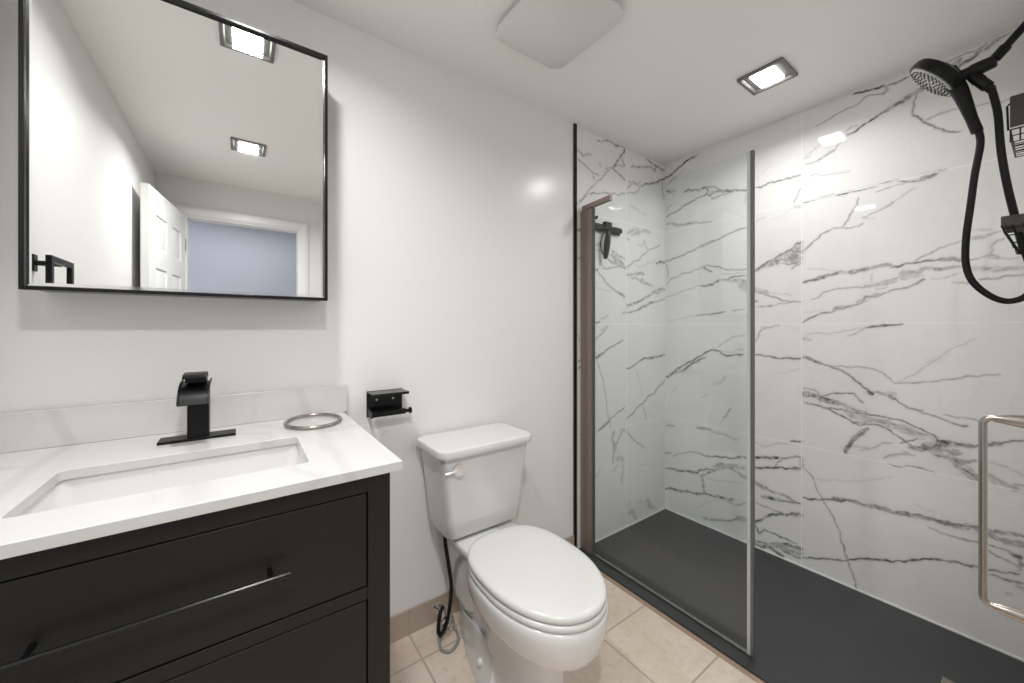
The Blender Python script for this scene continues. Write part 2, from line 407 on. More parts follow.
VEINS_A = [(7.4,0.35,[(662,2249),(580,2280)]),
(9.5,0.5,[(587,2277),(531,2272),(480,2273),(421,2280)]),
(15.4,0.5,[(421,2280),(428,2249),(451,2219)]),
(8.5,0.5,[(443,2235),(473,2194),(502,2158),(531,2127)]),
(6.7,0.45,[(451,2209),(436,2184),(418,2169)]),
(7.7,0.5,[(531,2127),(495,2117),(451,2099),(418,2087)]),
(7.7,0.3,[(509,2147),(418,2167)]),
(10.5,0.5,[(818,2151),(790,2146),(771,2134)]),
(7.1,0.3,[(771,2142),(714,2160)]),
(5.3,0.4,[(818,2108),(778,2093),(740,2076),(708,2066),(688,2057)]),
(5.4,0.3,[(701,2049),(688,2021)]),
(7.3,0.25,[(648,2134),(635,2111)]),
(6.6,0.3,[(594,2111),(531,2129)]),
(6.4,0.3,[(695,2060),(648,2057)]),
(5.3,0.35,[(559,2111),(608,2067),(668,2016),(714,1975),(753,1931),(784,1899)]),
(12.3,0.4,[(740,1938),(778,1900),(815,1862)]),
(6.5,0.4,[(727,1937),(648,1956),(552,1971),(421,2005)]),
(5,0.35,[(405,2008),(328,2024),(287,2052),(255,2084)]),
(11.9,0.25,[(405,2032),(375,2058),(296,2085),(247,2091)]),
(8,0.25,[(390,2079),(263,2108)]),
(8.4,0.6,[(247,2084),(162,2120),(74,2158),(-17,2198),(-57,2223)]),
(9.2,0.45,[(359,2179),(279,2197),(196,2218),(154,2230)]),
(9.4,0.5,[(213,2266),(162,2257),(92,2246),(5,2244)]),
(10.4,0.45,[(154,2230),(110,2210)]),
(10.5,0.4,[(119,2218),(92,2251)]),
(12.7,0.4,[(101,2129),(29,2157)]),
(9.6,0.35,[(34,2154),(33,2101),(20,2051)]),
(4,0.2,[(375,1941),(279,1919),(213,1911)]),
(23.7,0.3,[(405,1765),(375,1784),(328,1801),(279,1793)]),
(20.2,0.28,[(359,1762),(312,1783),(247,1801),(162,1805)]),
(7.8,0.3,[(405,1736),(375,1730)]),
(10.9,0.25,[(695,1665),(648,1675),(628,1655)]),
(5.5,0.2,[(688,1634),(621,1638)]),
(5,0.25,[(296,1716),(255,1711),(230,1750)]),
(5.1,0.35,[(230,1745),(213,1711),(179,1695),(56,1747)]),
(6,0.35,[(188,1694),(247,1652),(279,1618),(359,1585),(413,1566)]),
(26.5,0.35,[(566,1626),(495,1601),(436,1573)]),
(13.4,0.4,[(566,1593),(509,1580),(451,1562),(413,1556)]),
(11.4,0.3,[(552,1646),(480,1621),(421,1608)]),
(5.7,0.4,[(621,1537),(566,1542),(495,1558),(451,1567)]),
(4.6,0.3,[(635,1581),(621,1551),(601,1539)]),
(7.2,0.45,[(701,1522),(655,1529)]),
(8.2,0.4,[(662,1529),(655,1516)]),
(5.5,0.4,[(655,1516),(621,1487),(580,1453),(538,1428),(495,1416)]),
(11.5,0.4,[(502,1416),(458,1399),(421,1382)]),
(3.7,0.15,[(688,1432),(621,1418),(509,1415)]),
(12.8,0.6,[(101,1614),(5,1631)]),
(5.1,0.2,[(328,1589),(213,1590),(162,1615),(110,1636)]),
(11.9,0.35,[(405,1516),(328,1524)]),
(18.2,0.35,[(328,1532),(238,1537)]),
(10.2,0.35,[(359,1502),(279,1493),(213,1478),(136,1462)]),
(18.5,0.3,[(263,1497),(162,1468)]),
(31.5,0.3,[(154,1420),(74,1435),(5,1449)]),
(15,0.45,[(128,1432),(5,1454)]),
(9.1,0.45,[(405,1324),(328,1351),(247,1375),(162,1409)]),
(8.7,0.3,[(405,1344),(402,1315)]),
(5.9,0.45,[(436,1285),(359,1294),(296,1310)]),
(10.2,0.55,[(296,1310),(213,1335),(119,1363)]),
(6.3,0.4,[(119,1363),(56,1380),(1,1391)]),
(9.7,0.25,[(443,1290),(413,1290)]),
(6.4,0.45,[(701,1226),(642,1233)]),
(4.6,0.25,[(635,1253),(566,1273)]),
(4.6,0.3,[(635,1187),(573,1210)]),
(8.8,0.4,[(821,1726),(771,1716),(790,1679)]),
(7,0.35,[(815,1574),(784,1577)]),
(5.2,0.3,[(815,1463),(784,1468)]),
(4.6,0.35,[(701,1117),(635,1161),(573,1207)]),
(8.2,0.45,[(701,1227),(642,1234)]),
(6.5,0.45,[(688,1027),(621,1053),(538,1090),(436,1123)]),
(11,0.5,[(675,1031),(621,1053)]),
(3.7,0.3,[(688,1077),(668,1026),(635,952),(608,877),(587,792),(566,687),(549,610)]),
(3.7,0.25,[(573,688),(559,649)]),
(5.7,0.45,[(642,625),(566,664),(495,696),(421,725)]),
(7,0.55,[(408,956),(343,966),(279,992),(230,1007)]),
(11.6,0.5,[(238,1008),(145,1006),(74,1010),(5,1021)]),
(4,0.2,[(320,950),(279,878),(255,795),(247,774)]),
(4.1,0.35,[(238,708),(222,670),(213,613)]),
(6.1,0.5,[(405,653),(328,684),(247,724),(179,767),(92,805),(5,850)]),
(5.2,0.5,[(815,1016),(788,1032)]),
(7,0.5,[(817,982),(784,988)]),
(3.5,0.3,[(815,1163),(790,1111)]),
(7,0.5,[(670,609),(611,634),(554,661)]),
(24.6,0.32,[(520,594),(535,561),(520,518),(512,485)]),
(8.2,0.35,[(512,506),(520,466),(531,412)]),
(14.6,0.3,[(440,592),(464,559),(504,515)]),
(18.9,0.22,[(464,596),(423,584)]),
(27.1,0.2,[(504,432),(456,428),(431,407)]),
(8.2,0.2,[(480,396),(527,360)]),
(16.8,0.2,[(440,388),(440,335),(443,273)]),
(5.4,0.35,[(398,575),(356,531),(287,481),(224,442)]),
(5,0.2,[(641,406),(648,377),(692,363)]),
(5.6,0.1,[(269,335),(178,323),(82,307)]),
(32.1,0.2,[(390,70),(356,87),(313,26)]),
(26.8,0.22,[(196,114),(178,75),(121,37)]),
(11.1,0.15,[(304,131),(196,91)]),
(17,0.12,[(398,125),(373,139)])]
VEINS_B = [(2.3,0.45,[(811,2188),(882,2210),(939,2216),(987,2241),(1028,2232),(1050,2229),(1061,2254),(1094,2256),(1121,2258)]),
(7,0.75,[(951,2275),(972,2268),(1016,2262),(1050,2258)]),
(6.1,0.35,[(1050,2258),(1061,2235),(1047,2223)]),
(2.3,0.5,[(1061,2258),(1083,2250),(1125,2259)]),
(7,0.6,[(927,2096),(975,2115),(1016,2130),(1050,2146)]),
(11.9,0.6,[(1050,2146),(1077,2154),(1109,2165),(1130,2177)]),
(19.1,0.45,[(1115,2170),(1140,2180),(1165,2189)]),
(15.4,0.4,[(1165,2189),(1204,2212),(1237,2232),(1264,2251)]),
(4.1,0.3,[(920,2115),(939,2127),(963,2124)]),
(4.2,0.35,[(904,2072),(882,2043),(849,2035),(818,2021)]),
(5.2,0.2,[(758,2049),(787,2067),(822,2088)]),
(3.6,0.55,[(1148,2165),(1140,2132),(1135,2109),(1139,2087),(1160,2064),(1163,2052),(1182,2033),(1204,2009),(1227,1986),(1250,1972),(1264,1968)]),
(2.1,0.3,[(1163,2052),(1194,2060),(1241,2063)]),
(9.7,0.5,[(1250,2218),(1277,2234),(1309,2251),(1347,2269),(1380,2282)]),
(3.5,0.4,[(1217,2258),(1264,2264),(1304,2261),(1330,2273)]),
(2.1,0.3,[(1167,2052),(1217,2065),(1250,2064),(1304,2051),(1364,2037),(1388,2039)]),
(3.8,0.35,[(768,2013),(815,2015),(853,2030),(878,2039)]),
(4.8,0.18,[(760,2045),(792,2053)]),
(3.7,0.2,[(768,1952),(845,1936),(896,1928),(938,1926)]),
(3.8,0.6,[(758,1826),(823,1830),(882,1829)]),
(6.2,0.6,[(882,1829),(932,1829),(972,1826),(1018,1827)]),
(3.4,0.55,[(1018,1827),(1055,1833),(1091,1832),(1126,1817)]),
(5.7,0.5,[(1126,1813),(1149,1812),(1171,1810)]),
(17.6,0.45,[(1160,1816),(1182,1820),(1198,1825)]),
(6.2,0.45,[(1198,1826),(1227,1832)]),
(2.5,0.3,[(1024,1802),(1061,1808),(1091,1813),(1126,1813)]),
(3.7,0.4,[(760,1591),(800,1627),(830,1655),(875,1672),(907,1671),(928,1698),(942,1731),(962,1766),(966,1792)]),
(3.6,0.35,[(907,1668),(966,1663),(979,1673)]),
(3.4,0.3,[(979,1700),(1011,1710),(1049,1724),(1080,1744)]),
(2.5,0.22,[(1080,1744),(1109,1765),(1143,1783)]),
(5.9,0.25,[(1055,1724),(1080,1744)]),
(4.3,0.15,[(979,1696),(1018,1686)]),
(2.3,0.25,[(1203,1518),(1234,1527),(1269,1540)]),
(5.9,0.25,[(1289,1551),(1322,1541),(1349,1554)]),
(4.4,0.2,[(1294,1576),(1340,1570)]),
(4.2,0.45,[(757,1585),(797,1622),(832,1655),(865,1665)]),
(8.6,0.6,[(757,1426),(797,1435),(840,1442)]),
(12.2,0.5,[(806,1441),(857,1453),(921,1456),(952,1463)]),
(13.6,0.5,[(921,1456),(975,1463),(1018,1471),(1070,1472)]),
(6.4,0.55,[(1070,1462),(1114,1471),(1152,1472),(1188,1474),(1218,1477)]),
(12.1,0.5,[(1212,1475),(1241,1475),(1263,1463)]),
(3.3,0.35,[(1263,1463),(1291,1461),(1317,1468),(1338,1475)]),
(3.6,0.4,[(1139,1476),(1164,1495),(1194,1510),(1224,1523)]),
(2.5,0.25,[(1224,1523),(1258,1533),(1280,1546),(1317,1551),(1363,1558)]),
(11.6,0.25,[(1296,1544),(1322,1542)]),
(4.9,0.3,[(1338,1477),(1340,1505),(1353,1524),(1370,1530)]),
(11.5,0.35,[(1338,1473),(1345,1466),(1355,1460)]),
(2.4,0.25,[(1355,1458),(1382,1452),(1401,1453)]),
(3.9,0.35,[(789,1339),(840,1371),(894,1386),(944,1386),(989,1384),(1032,1395),(1074,1407),(1107,1425)]),
(18.2,0.35,[(1097,1431),(1126,1432),(1155,1433),(1173,1447)]),
(8.7,0.4,[(1173,1445),(1194,1439),(1235,1439),(1263,1439)]),
(18.2,0.28,[(1296,1431),(1327,1422),(1358,1419)]),
(12.9,0.32,[(1343,1419),(1377,1419),(1413,1416)]),
(11.5,0.3,[(989,1389),(1046,1391),(1087,1399)]),
(11.1,0.28,[(1081,1409),(1120,1410),(1164,1416)]),
(5.3,0.5,[(757,1224),(780,1245),(815,1263),(849,1272),(882,1280),(906,1289)]),
(12.3,0.4,[(877,1285),(910,1299)]),
(7.9,0.4,[(906,1287),(944,1302),(982,1323),(989,1340),(1025,1344)]),
(15.7,0.25,[(960,1317),(1004,1334),(1032,1347)]),
(3.7,0.45,[(1004,1336),(1046,1350),(1081,1365),(1126,1372),(1155,1388),(1167,1398)]),
(7.2,0.5,[(1149,1388),(1167,1400)]),
(3.9,0.2,[(1011,1441),(1008,1407),(1025,1371),(1060,1378)]),
(3.5,0.2,[(1188,1401),(1224,1399),(1258,1412)]),
(5.1,0.25,[(1247,1379),(1280,1374),(1312,1374)]),
(5.7,0.35,[(1312,1385),(1338,1383),(1368,1390),(1411,1392)]),
(3.2,0.15,[(771,1490),(832,1483),(890,1472)]),
(4.7,0.6,[(989,1201),(1025,1207),(1074,1210),(1107,1216)]),
(2.1,0.15,[(762,1278),(806,1280),(857,1278)]),
(4.4,0.55,[(993,1200),(1043,1207),(1081,1213),(1106,1217)]),
(2.8,0.3,[(926,1160),(954,1172),(989,1198)]),
(2.9,0.2,[(769,1167),(842,1173),(918,1188),(996,1200)]),
(14.2,0.3,[(759,1144),(786,1139)]),
(10.1,0.6,[(759,1052),(794,1041),(826,1028)]),
(4.7,0.6,[(826,1028),(862,1016),(903,1001),(933,980),(958,954),(982,931),(1006,912)]),
(11,0.65,[(999,913),(1010,905)]),
(3.6,0.5,[(1010,910),(1039,914)]),
(8.9,0.55,[(1033,913),(1056,907),(1084,894)]),
(14.1,0.2,[(1056,916),(1084,914)]),
(3.5,0.55,[(1084,894),(1097,878),(1124,861),(1154,856)]),
(6.8,0.3,[(1130,862),(1165,858)]),
(3.3,0.45,[(1154,853),(1188,843),(1227,830),(1253,819)]),
(5.6,0.5,[(1243,825),(1269,816),(1282,819)]),
(2.4,0.3,[(1221,852),(1253,847),(1289,849),(1319,844)]),
(3.7,0.35,[(862,1019),(918,1018),(975,1021),(1010,1017),(1043,1002),(1068,980),(1084,960)]),
(3.3,0.35,[(1084,960),(1142,969),(1188,979),(1232,993),(1264,1003),(1304,1013),(1360,1027)]),
(2.5,0.18,[(1084,960),(1118,990),(1154,1019),(1188,1056),(1205,1074),(1243,1117),(1304,1159)]),
(8.2,0.12,[(1177,1059),(1216,1079)]),
(22.3,0.6,[(756,869),(786,868),(818,866)]),
(3,0.4,[(759,898),(802,896),(822,873)]),
(6.1,0.5,[(759,828),(794,824),(834,816)]),
(4.7,0.5,[(822,868),(873,888),(918,895),(951,897),(965,875),(981,859)]),
(21.6,0.5,[(818,853),(858,849),(896,845)]),
(15,0.4,[(888,849),(926,831),(961,819),(996,811)]),
(4.8,0.6,[(834,816),(866,806),(903,789),(940,768),(968,755)]),
(4.6,0.5,[(834,811),(903,818),(947,811),(996,811),(1043,809),(1087,806)]),
(27.2,0.3,[(918,811),(975,793),(1030,790),(1068,789)]),
(9.2,0.45,[(947,760),(989,773),(1016,788)]),
(4.2,0.55,[(1087,806),(1124,796),(1160,782),(1194,765),(1205,747)]),
(4.4,0.5,[(968,755),(1003,768),(1043,766),(1075,746),(1100,730),(1118,714)]),
(34.5,0.26,[(1043,784),(1087,775),(1130,763),(1177,752),(1205,742)]),
(6.9,0.4,[(1043,779),(1081,783),(1130,767),(1165,758)]),
(5.1,0.35,[(1100,778),(1142,753),(1182,758)]),
(13.2,0.55,[(996,747),(968,713),(944,679),(929,647),(920,615)]),
(3.8,0.4,[(975,738),(940,687),(926,655)]),
(4.3,0.5,[(1100,708),(1124,723),(1148,737)]),
(4.2,0.5,[(1118,713),(1136,700),(1160,689),(1194,711),(1205,742)]),
(8.5,0.6,[(1136,696),(1151,691)]),
(27.8,0.42,[(1165,707),(1199,725),(1232,737),(1264,739)]),
(11.1,0.6,[(1205,742),(1243,744),(1279,743),(1316,753)]),
(24.5,0.35,[(1188,697),(1232,704),(1264,709)]),
(9.2,0.5,[(1316,753),(1338,760),(1360,771)]),
(4.5,0.25,[(968,643),(1003,656),(1043,694),(1075,702)]),
(4.4,0.35,[(1049,628),(1068,647),(1100,660),(1142,667)]),
(6.5,0.5,[(1333,759),(1363,772),(1411,795)]),
(12.5,0.5,[(1126,695),(1164,696),(1188,715),(1247,739)]),
(31.5,0.4,[(1188,715),(1224,698),(1258,682)]),
(8.5,0.55,[(1200,683),(1235,684),(1274,680),(1301,690)]),
(30.5,0.42,[(1241,685),(1263,666),(1285,643),(1301,623)]),
(8.4,0.55,[(1269,651),(1296,634),(1313,614)]),
(21.1,0.3,[(1333,645),(1358,629),(1397,614)]),
(4,0.3,[(1353,635),(1382,617),(1413,608)]),
(3.9,0.4,[(1394,633),(1413,630)]),
(4.8,0.2,[(1333,695),(1382,685),(1413,667)]),
(3.6,0.45,[(1060,611),(1107,609),(1164,619),(1197,609)]),
(9.4,0.2,[(1046,631),(1081,650),(1126,672)]),
(5.9,0.2,[(944,653),(1004,656)]),
(3.1,0.4,[(757,517),(780,480),(802,444),(828,384),(857,331),(882,274),(902,210),(917,151),(923,123)]),
(7.3,0.65,[(757,351),(797,357),(840,372),(873,383),(898,383),(929,400)]),
(12.2,0.55,[(865,380),(925,400),(967,401)]),
(14.3,0.55,[(967,401),(1018,407),(1060,406),(1100,408),(1139,412)]),
(15.9,0.5,[(1126,409),(1176,418),(1212,417),(1247,423)]),
(20.4,0.45,[(1241,421),(1280,429),(1322,435)]),
(7,0.55,[(1139,419),(1176,420),(1224,422),(1269,428),(1317,439)]),
(19.4,0.45,[(1333,423),(1363,416),(1413,419)]),
(9.7,0.5,[(1333,439),(1368,442),(1413,450)]),
(4.8,0.5,[(1333,414),(1373,412),(1413,411)]),
(3.5,0.35,[(1182,383),(1200,380),(1235,375),(1269,377)]),
(8.4,0.35,[(1266,374),(1296,379),(1317,381)]),
(4.8,0.4,[(1333,381),(1368,382),(1397,372)]),
(11.1,0.5,[(1390,370),(1404,371)]),
(3.2,0.3,[(1333,361),(1368,345)]),
(7.9,0.1,[(789,461),(873,478),(975,502),(1074,553)]),
(5.3,0.1,[(1139,460),(1200,452)]),
(6.2,0.55,[(757,47),(823,75),(882,100),(929,121)]),
(7.9,0.6,[(929,122),(967,148),(997,164),(1046,181),(1087,199)]),
(7.3,0.6,[(1087,198),(1120,213),(1158,239),(1194,260),(1218,267)]),
(7.6,0.5,[(1218,267),(1258,280),(1280,278),(1317,287)]),
(4.9,0.5,[(1333,286),(1363,294),(1401,307)]),
(4,0.4,[(1333,363),(1373,346),(1406,327)]),
(9.5,0.45,[(1382,375),(1401,368),(1408,348),(1401,321)]),
(8.1,0.4,[(1338,271),(1373,272),(1411,279)]),
(12.6,0.35,[(1397,263),(1413,260)]),
(7.2,0.2,[(1377,224),(1387,226)]),
(3,0.45,[(902,203),(917,149),(933,106),(948,53),(957,3)]),
(8.6,0.65,[(-38,2193),(16,2193),(68,2214),(118,2235),(157,2253)]),
(11,0.65,[(152,2257),(180,2259),(218,2269)]),
(9.5,0.3,[(26,2146),(57,2170),(83,2176)]),
(3.7,0.15,[(98,2185),(147,2211)]),
(13.3,0.4,[(11,2104),(68,2087)]),
(9.2,0.45,[(132,2059),(166,2068)]),
(9,0.5,[(161,2069),(222,2047),(267,2049)]),
(5.2,0.45,[(267,2049),(328,2034),(362,2004),(496,1964)]),
(11.9,0.55,[(337,2008),(378,1993),(427,1982)]),
(8.2,0.4,[(442,1980),(496,1964)]),
(5.3,0.5,[(267,2049),(285,2026),(263,2003),(294,1993),(320,2007),(362,1999)]),
(4.3,0.4,[(298,1987),(315,1968),(353,1976),(403,1979)]),
(26.1,0.2,[(285,2009),(328,2009),(370,1997)]),
(5.5,0.5,[(11,1933),(57,1947),(118,1968),(166,1983),(213,1998),(267,2002)]),
(4.8,0.3,[(11,1976),(52,2004)]),
(11.5,0.35,[(11,1884),(57,1877),(118,1860)]),
(9.3,0.35,[(98,1858),(147,1857),(213,1851)]),
(7.1,0.3,[(213,1848),(267,1836),(307,1832)]),
(5,0.4,[(345,1717),(386,1737),(434,1748),(496,1756)]),
(3.3,0.2,[(488,1889),(491,1937)]),
(5.4,0.5,[(544,1966),(590,1965),(631,1968),(671,1968)]),
(6.8,0.5,[(671,1968),(703,1965),(749,1967)]),
(3.7,0.3,[(718,1835),(731,1861),(743,1895),(749,1904)]),
(10.3,0.22,[(722,1819),(746,1809)]),
(4,0.15,[(544,1778),(569,1792),(590,1792)]),
(6.1,0.08,[(617,1769),(684,1791),(722,1812)]),
(2.3,0.1,[(562,2028),(617,2072)]),
(6.5,0.45,[(-38,1632),(11,1641),(68,1651),(137,1663),(194,1680),(231,1694)]),
(9.8,0.45,[(231,1694),(267,1703),(320,1716)]),
(5,0.4,[(328,1714),(378,1730),(427,1749),(462,1751)]),
(4.8,0.3,[(11,1618),(21,1578),(16,1526)]),
(5.6,0.35,[(11,1487),(42,1523),(88,1529),(147,1547),(204,1560),(249,1568),(285,1577)]),
(6,0.4,[(285,1577),(328,1560),(370,1544),(427,1534),(496,1528)]),
(8,0.4,[(254,1565),(281,1546),(307,1534)]),
(8.4,0.18,[(362,1519),(411,1509),(488,1504)]),
(8.7,0.5,[(240,1457),(285,1457),(320,1467),(345,1478),(403,1480)]),
(6.7,0.5,[(403,1485),(442,1493),(496,1489)]),
(23.3,0.35,[(395,1477),(450,1467),(496,1459)]),
(41,0.25,[(458,1454),(481,1431),(496,1410)]),
(5.6,0.25,[(5,1405),(47,1407),(118,1433),(185,1444),(240,1455)]),
(7,0.45,[(213,1274),(258,1277),(302,1280),(345,1285),(378,1293)]),
(4.2,0.35,[(419,1296),(450,1301),(485,1306)]),
(3.8,0.15,[(16,1247),(88,1253),(204,1270)]),
(7.9,0.6,[(536,1511),(569,1531),(604,1553)]),
(9.1,0.55,[(604,1553),(644,1571),(684,1591),(722,1615),(749,1632)]),
(20.2,0.45,[(540,1514),(576,1526),(617,1536),(657,1550)]),
(30,0.38,[(617,1544),(664,1560),(709,1587),(749,1610)]),
(32.9,0.38,[(677,1554),(709,1557),(749,1581)]),
(26.8,0.35,[(684,1534),(722,1537),(749,1551)]),
(6.7,0.45,[(664,1537),(696,1525),(728,1525),(749,1540)]),
(5.2,0.4,[(709,1499),(731,1517),(749,1525)]),
(7.4,0.55,[(728,1625),(749,1625)]),
(7.5,0.5,[(684,1595),(709,1595),(749,1581)]),
(15.9,0.25,[(536,1414),(569,1400),(604,1385)]),
(6.1,0.4,[(540,1398),(590,1378),(638,1360),(677,1338),(709,1331),(749,1329)]),
(6.1,0.15,[(617,1384),(671,1376),(709,1364)]),
(5.6,0.4,[(536,1346),(551,1343)]),
(4.7,0.35,[(551,1311),(590,1315),(627,1315)]),
(6.2,0.35,[(597,1315),(627,1316)]),
(3.8,0.3,[(631,1317),(677,1323),(709,1329)]),
(3.9,0.2,[(569,1205),(604,1199),(644,1213)]),
(9.4,0.5,[(7,872),(44,897),(78,926),(132,962)]),
(11.2,0.5,[(44,889),(100,918),(154,953),(216,991),(266,1017)]),
(7.8,0.55,[(132,962),(195,997),(236,1025),(285,1057),(314,1068),(351,1063)]),
(7.4,0.5,[(351,1063),(383,1038),(423,1041),(478,1049)]),
(4.6,0.25,[(342,1088),(396,1128),(440,1150),(486,1157)]),
(4.6,0.2,[(360,1061),(414,1054),(448,1074),(486,1076)]),
(13.2,0.14,[(314,861),(360,881),(383,917)]),
(5.8,0.14,[(236,765),(285,799)]),
(3.7,0.4,[(374,671),(396,708),(414,735)]),
(3.8,0.12,[(346,618),(374,669)]),
(6.2,0.12,[(50,776),(83,817)]),
(6,0.55,[(539,1052),(578,1048),(624,1044),(682,1044),(751,1047)]),
(4.3,0.3,[(543,1127),(555,1167),(571,1189),(594,1200),(624,1202),(653,1215)]),
(6.9,0.15,[(571,1198),(609,1200)]),
(4.1,0.1,[(639,962),(696,975),(744,991)]),
(8.4,0.4,[(10,552),(61,561)]),
(7.8,0.35,[(216,583),(275,589)]),
(8,0.35,[(7,550),(51,557)]),
(7.5,0.4,[(215,579),(259,586),(302,586)]),
(4.8,0.25,[(302,586),(362,577),(440,564)]),
(14.2,0.12,[(326,585),(396,571),(451,561)]),
(12.1,0.5,[(4,367),(37,379)]),
(5.1,0.3,[(51,359),(135,403),(215,427),(259,424)]),
(8.3,0.5,[(247,423),(314,432),(385,449),(451,468)]),
(11.4,0.6,[(451,463),(492,473)]),
(11,0.65,[(531,488),(595,505),(656,521)]),
(6.3,0.45,[(656,519),(706,537),(750,548)]),
(6.5,0.35,[(670,520),(642,483),(633,464)]),
(12.4,0.3,[(750,541),(748,504)]),
(10.5,0.5,[(4,265),(73,280),(122,284),(176,298),(221,300)]),
(7.4,0.5,[(221,300),(228,323),(272,345),(314,356)]),
(23.4,0.35,[(314,374),(373,398),(429,409),(483,413)]),
(8.5,0.45,[(240,290),(290,330),(338,363),(407,390),(462,378)]),
(16,0.35,[(462,372),(489,364)]),
(8.7,0.45,[(247,285),(255,238),(265,194)]),
(9,0.6,[(0,128),(94,154),(176,170),(265,192),(326,199)]),
(13.2,0.6,[(314,194),(373,204),(429,218)]),
(5.8,0.3,[(396,191),(446,189),(489,220)]),
(4.8,0.15,[(265,291),(362,304),(483,327)]),
(11,0.4,[(253,44),(302,52),(338,64)]),
(8.3,0.4,[(338,63),(407,87),(462,118)]),
(22.9,0.35,[(446,117),(492,132)]),
(3.7,0.12,[(202,80),(278,147),(362,190)]),
(7.5,0.65,[(531,429),(595,451),(661,473),(706,478),(748,494)]),
(12.4,0.5,[(706,478),(748,494)]),
(20,0.5,[(533,355),(565,344),(595,337)]),
(10.6,0.4,[(595,337),(642,332),(688,328),(724,315)]),
(15.3,0.6,[(575,286),(614,293),(656,300)]),
(7.3,0.5,[(656,300),(706,306),(748,313)]),
(8.7,0.55,[(533,125),(545,144),(585,176),(624,212),(661,229),(706,243)]),
(16.5,0.55,[(706,245),(748,260)]),
(4.4,0.35,[(535,241),(605,239),(670,239)]),
(6.6,0.5,[(535,126),(550,104),(560,81),(585,114),(633,113),(688,109),(732,105)]),
(21.3,0.5,[(535,19),(575,15),(614,45),(670,71),(715,81),(748,89)]),
(15.1,0.5,[(585,42),(633,21),(670,12)]),
(12.5,0.5,[(633,64),(679,43),(715,40),(748,43)]),
(8.8,0.5,[(535,30),(595,41),(633,26)]),
(18.8,0.4,[(670,60),(715,55),(748,66)]),
(6.2,0.6,[(702,613),(724,623),(750,628)]),
(6.5,0.15,[(535,570),(614,573),(706,600)])]
VEINS_C = [(9, .7, [(0, 300), (250, 420), (500, 600), (850, 700)]), (6, .6, [(0, 900), (300, 1000), (600, 1250), (850, 1300)]),
           (12, .7, [(0, 1500), (300, 1650), (850, 2000)]), (5, .5, [(200, 0), (420, 500), (600, 900)])]
#ENDVEINS
# plan coordinates of the patterns: A runs from the corner towards the toilet, B from the corner along the long wall
nA, nB, nZ = 285, 496, 780
grid_plane('wall_shower_left', M['tile_a'], (0, 0, 0), (-0.832, 0, 0), (0, 0, H), nA, nZ, vein_map(nA, nZ, 0.832, H, VEINS_A, 1))
grid_plane('wall_shower_back', M['tile_b'], (0, 0, 0), (0, YC, 0), (0, 0, H), nB, nZ, vein_map(nB, nZ, -YC, H, VEINS_B, 2))
grid_plane('wall_shower_right', M['tile_c'], (0, YC, 0), (-0.83, 0, 0), (0, 0, H), 120, 320, vein_map(120, 320, 0.83, H, VEINS_C, 3))
struct('wall_shower_return', bx(-0.83, -0.72, YC - 0.011, YC - 0.001, -0.05, H), M['tile_c'])
struct('trim_1', bx(-0.850, -0.8325, -0.010, 0.05, 0, H), M['gloss_black'])
# caulk beads in the shower corners
bm = bx(-0.83, 0, -0.005, 0, H - 0.006, H); box(bm, -0.006, 0, YC, 0, H - 0.006, H)
struct('trim_2', bm, M['caulk'])
# shower base and kerb
bm = bx(-0.832, 0, YC, 0, -0.05, 0)
struct('floor_shower', bm, M['slate'])
bm = bx(-0.83, 0, -0.004, 0, 0, 0.006); box(bm, -0.005, 0, YC, 0, 0, 0.006)
struct('trim_3', bm, M['caulk'])
struct('trim_4', bx(-0.850, -0.776, YC, 0, -0.04, 0.012), M['slate'], bevel=0.003)
struct('trim_5', bx(-0.870, -0.850, YC, -0.012, -0.04, 0.004), M['wood'], bevel=0.002)
# tile skirting and other skirting
struct('baseboard_back', bx(XL, -0.852, -0.010, 0, 0, 0.10), M['base_tile'], bevel=0.002)
struct('baseboard_left', bx(XL, XL + 0.010, YF, -0.011, 0, 0.10), M['base_tile'], bevel=0.002)
bm = bx(XL + 0.011, DX0 - 0.07, YF, YF + 0.010, 0, 0.10); box(bm, DX1 + 0.07, -0.832, YF, YF + 0.010, 0, 0.10)
struct('baseboard_front', bm, M['base_tile'], bevel=0.002)
struct('baseboard_right', bx(-0.83, -0.82, YF + 0.011, YC - 0.014, 0, 0.10), M['base_tile'], bevel=0.002)
# door casing
bm = B()
for s0, s1 in ((0.0, 0.066), (0.008, 0.05)):
    t0, t1 = (0.0, 0.012) if s0 == 0 else (0.012, 0.018)
    box(bm, DX0 - s1, DX0 - s0, YF + t0, YF + t1, 0, DH + s1)
    box(bm, DX1 + s0, DX1 + s1, YF + t0, YF + t1, 0, DH + s1)
    box(bm, DX0 - s0, DX1 + s0, YF + t0, YF + t1, DH + s0, DH + s1)
struct('trim_6', bm, M['trim_paint'], bevel=0.002)
bm = bx(DX0, DX0 + 0.012, YF - 0.1, YF, 0, DH); box(bm, DX1 - 0.012, DX1, YF - 0.1, YF, 0, DH); box(bm, DX0 + 0.012, DX1 - 0.012, YF - 0.1, YF, DH - 0.012, DH)
struct('trim_7', bm, M['trim_paint'])
# hallway seen through the open door
struct('floor_hallway', bx(-3.6, -0.9, -3.6, YF, -0.05, -0.001), M['floor'])
struct('wall_hallway_far', bx(-3.6, -0.9, -3.7, -3.6, -0.05, 2.5), M['hall_paint'])
struct('wall_hallway_left', bx(-3.7, -3.6, -3.6, YF - 0.1, -0.05, 2.5), M['hall_paint'])
struct('wall_hallway_right', bx(-0.9, -0.8, -3.6, YF - 0.1, -0.05, 2.5), M['hall_paint'])
struct('ceiling_hallway', bx(-3.7, -0.8, -3.7, YF - 0.1, H, H + 0.05), M['ceiling_paint'])

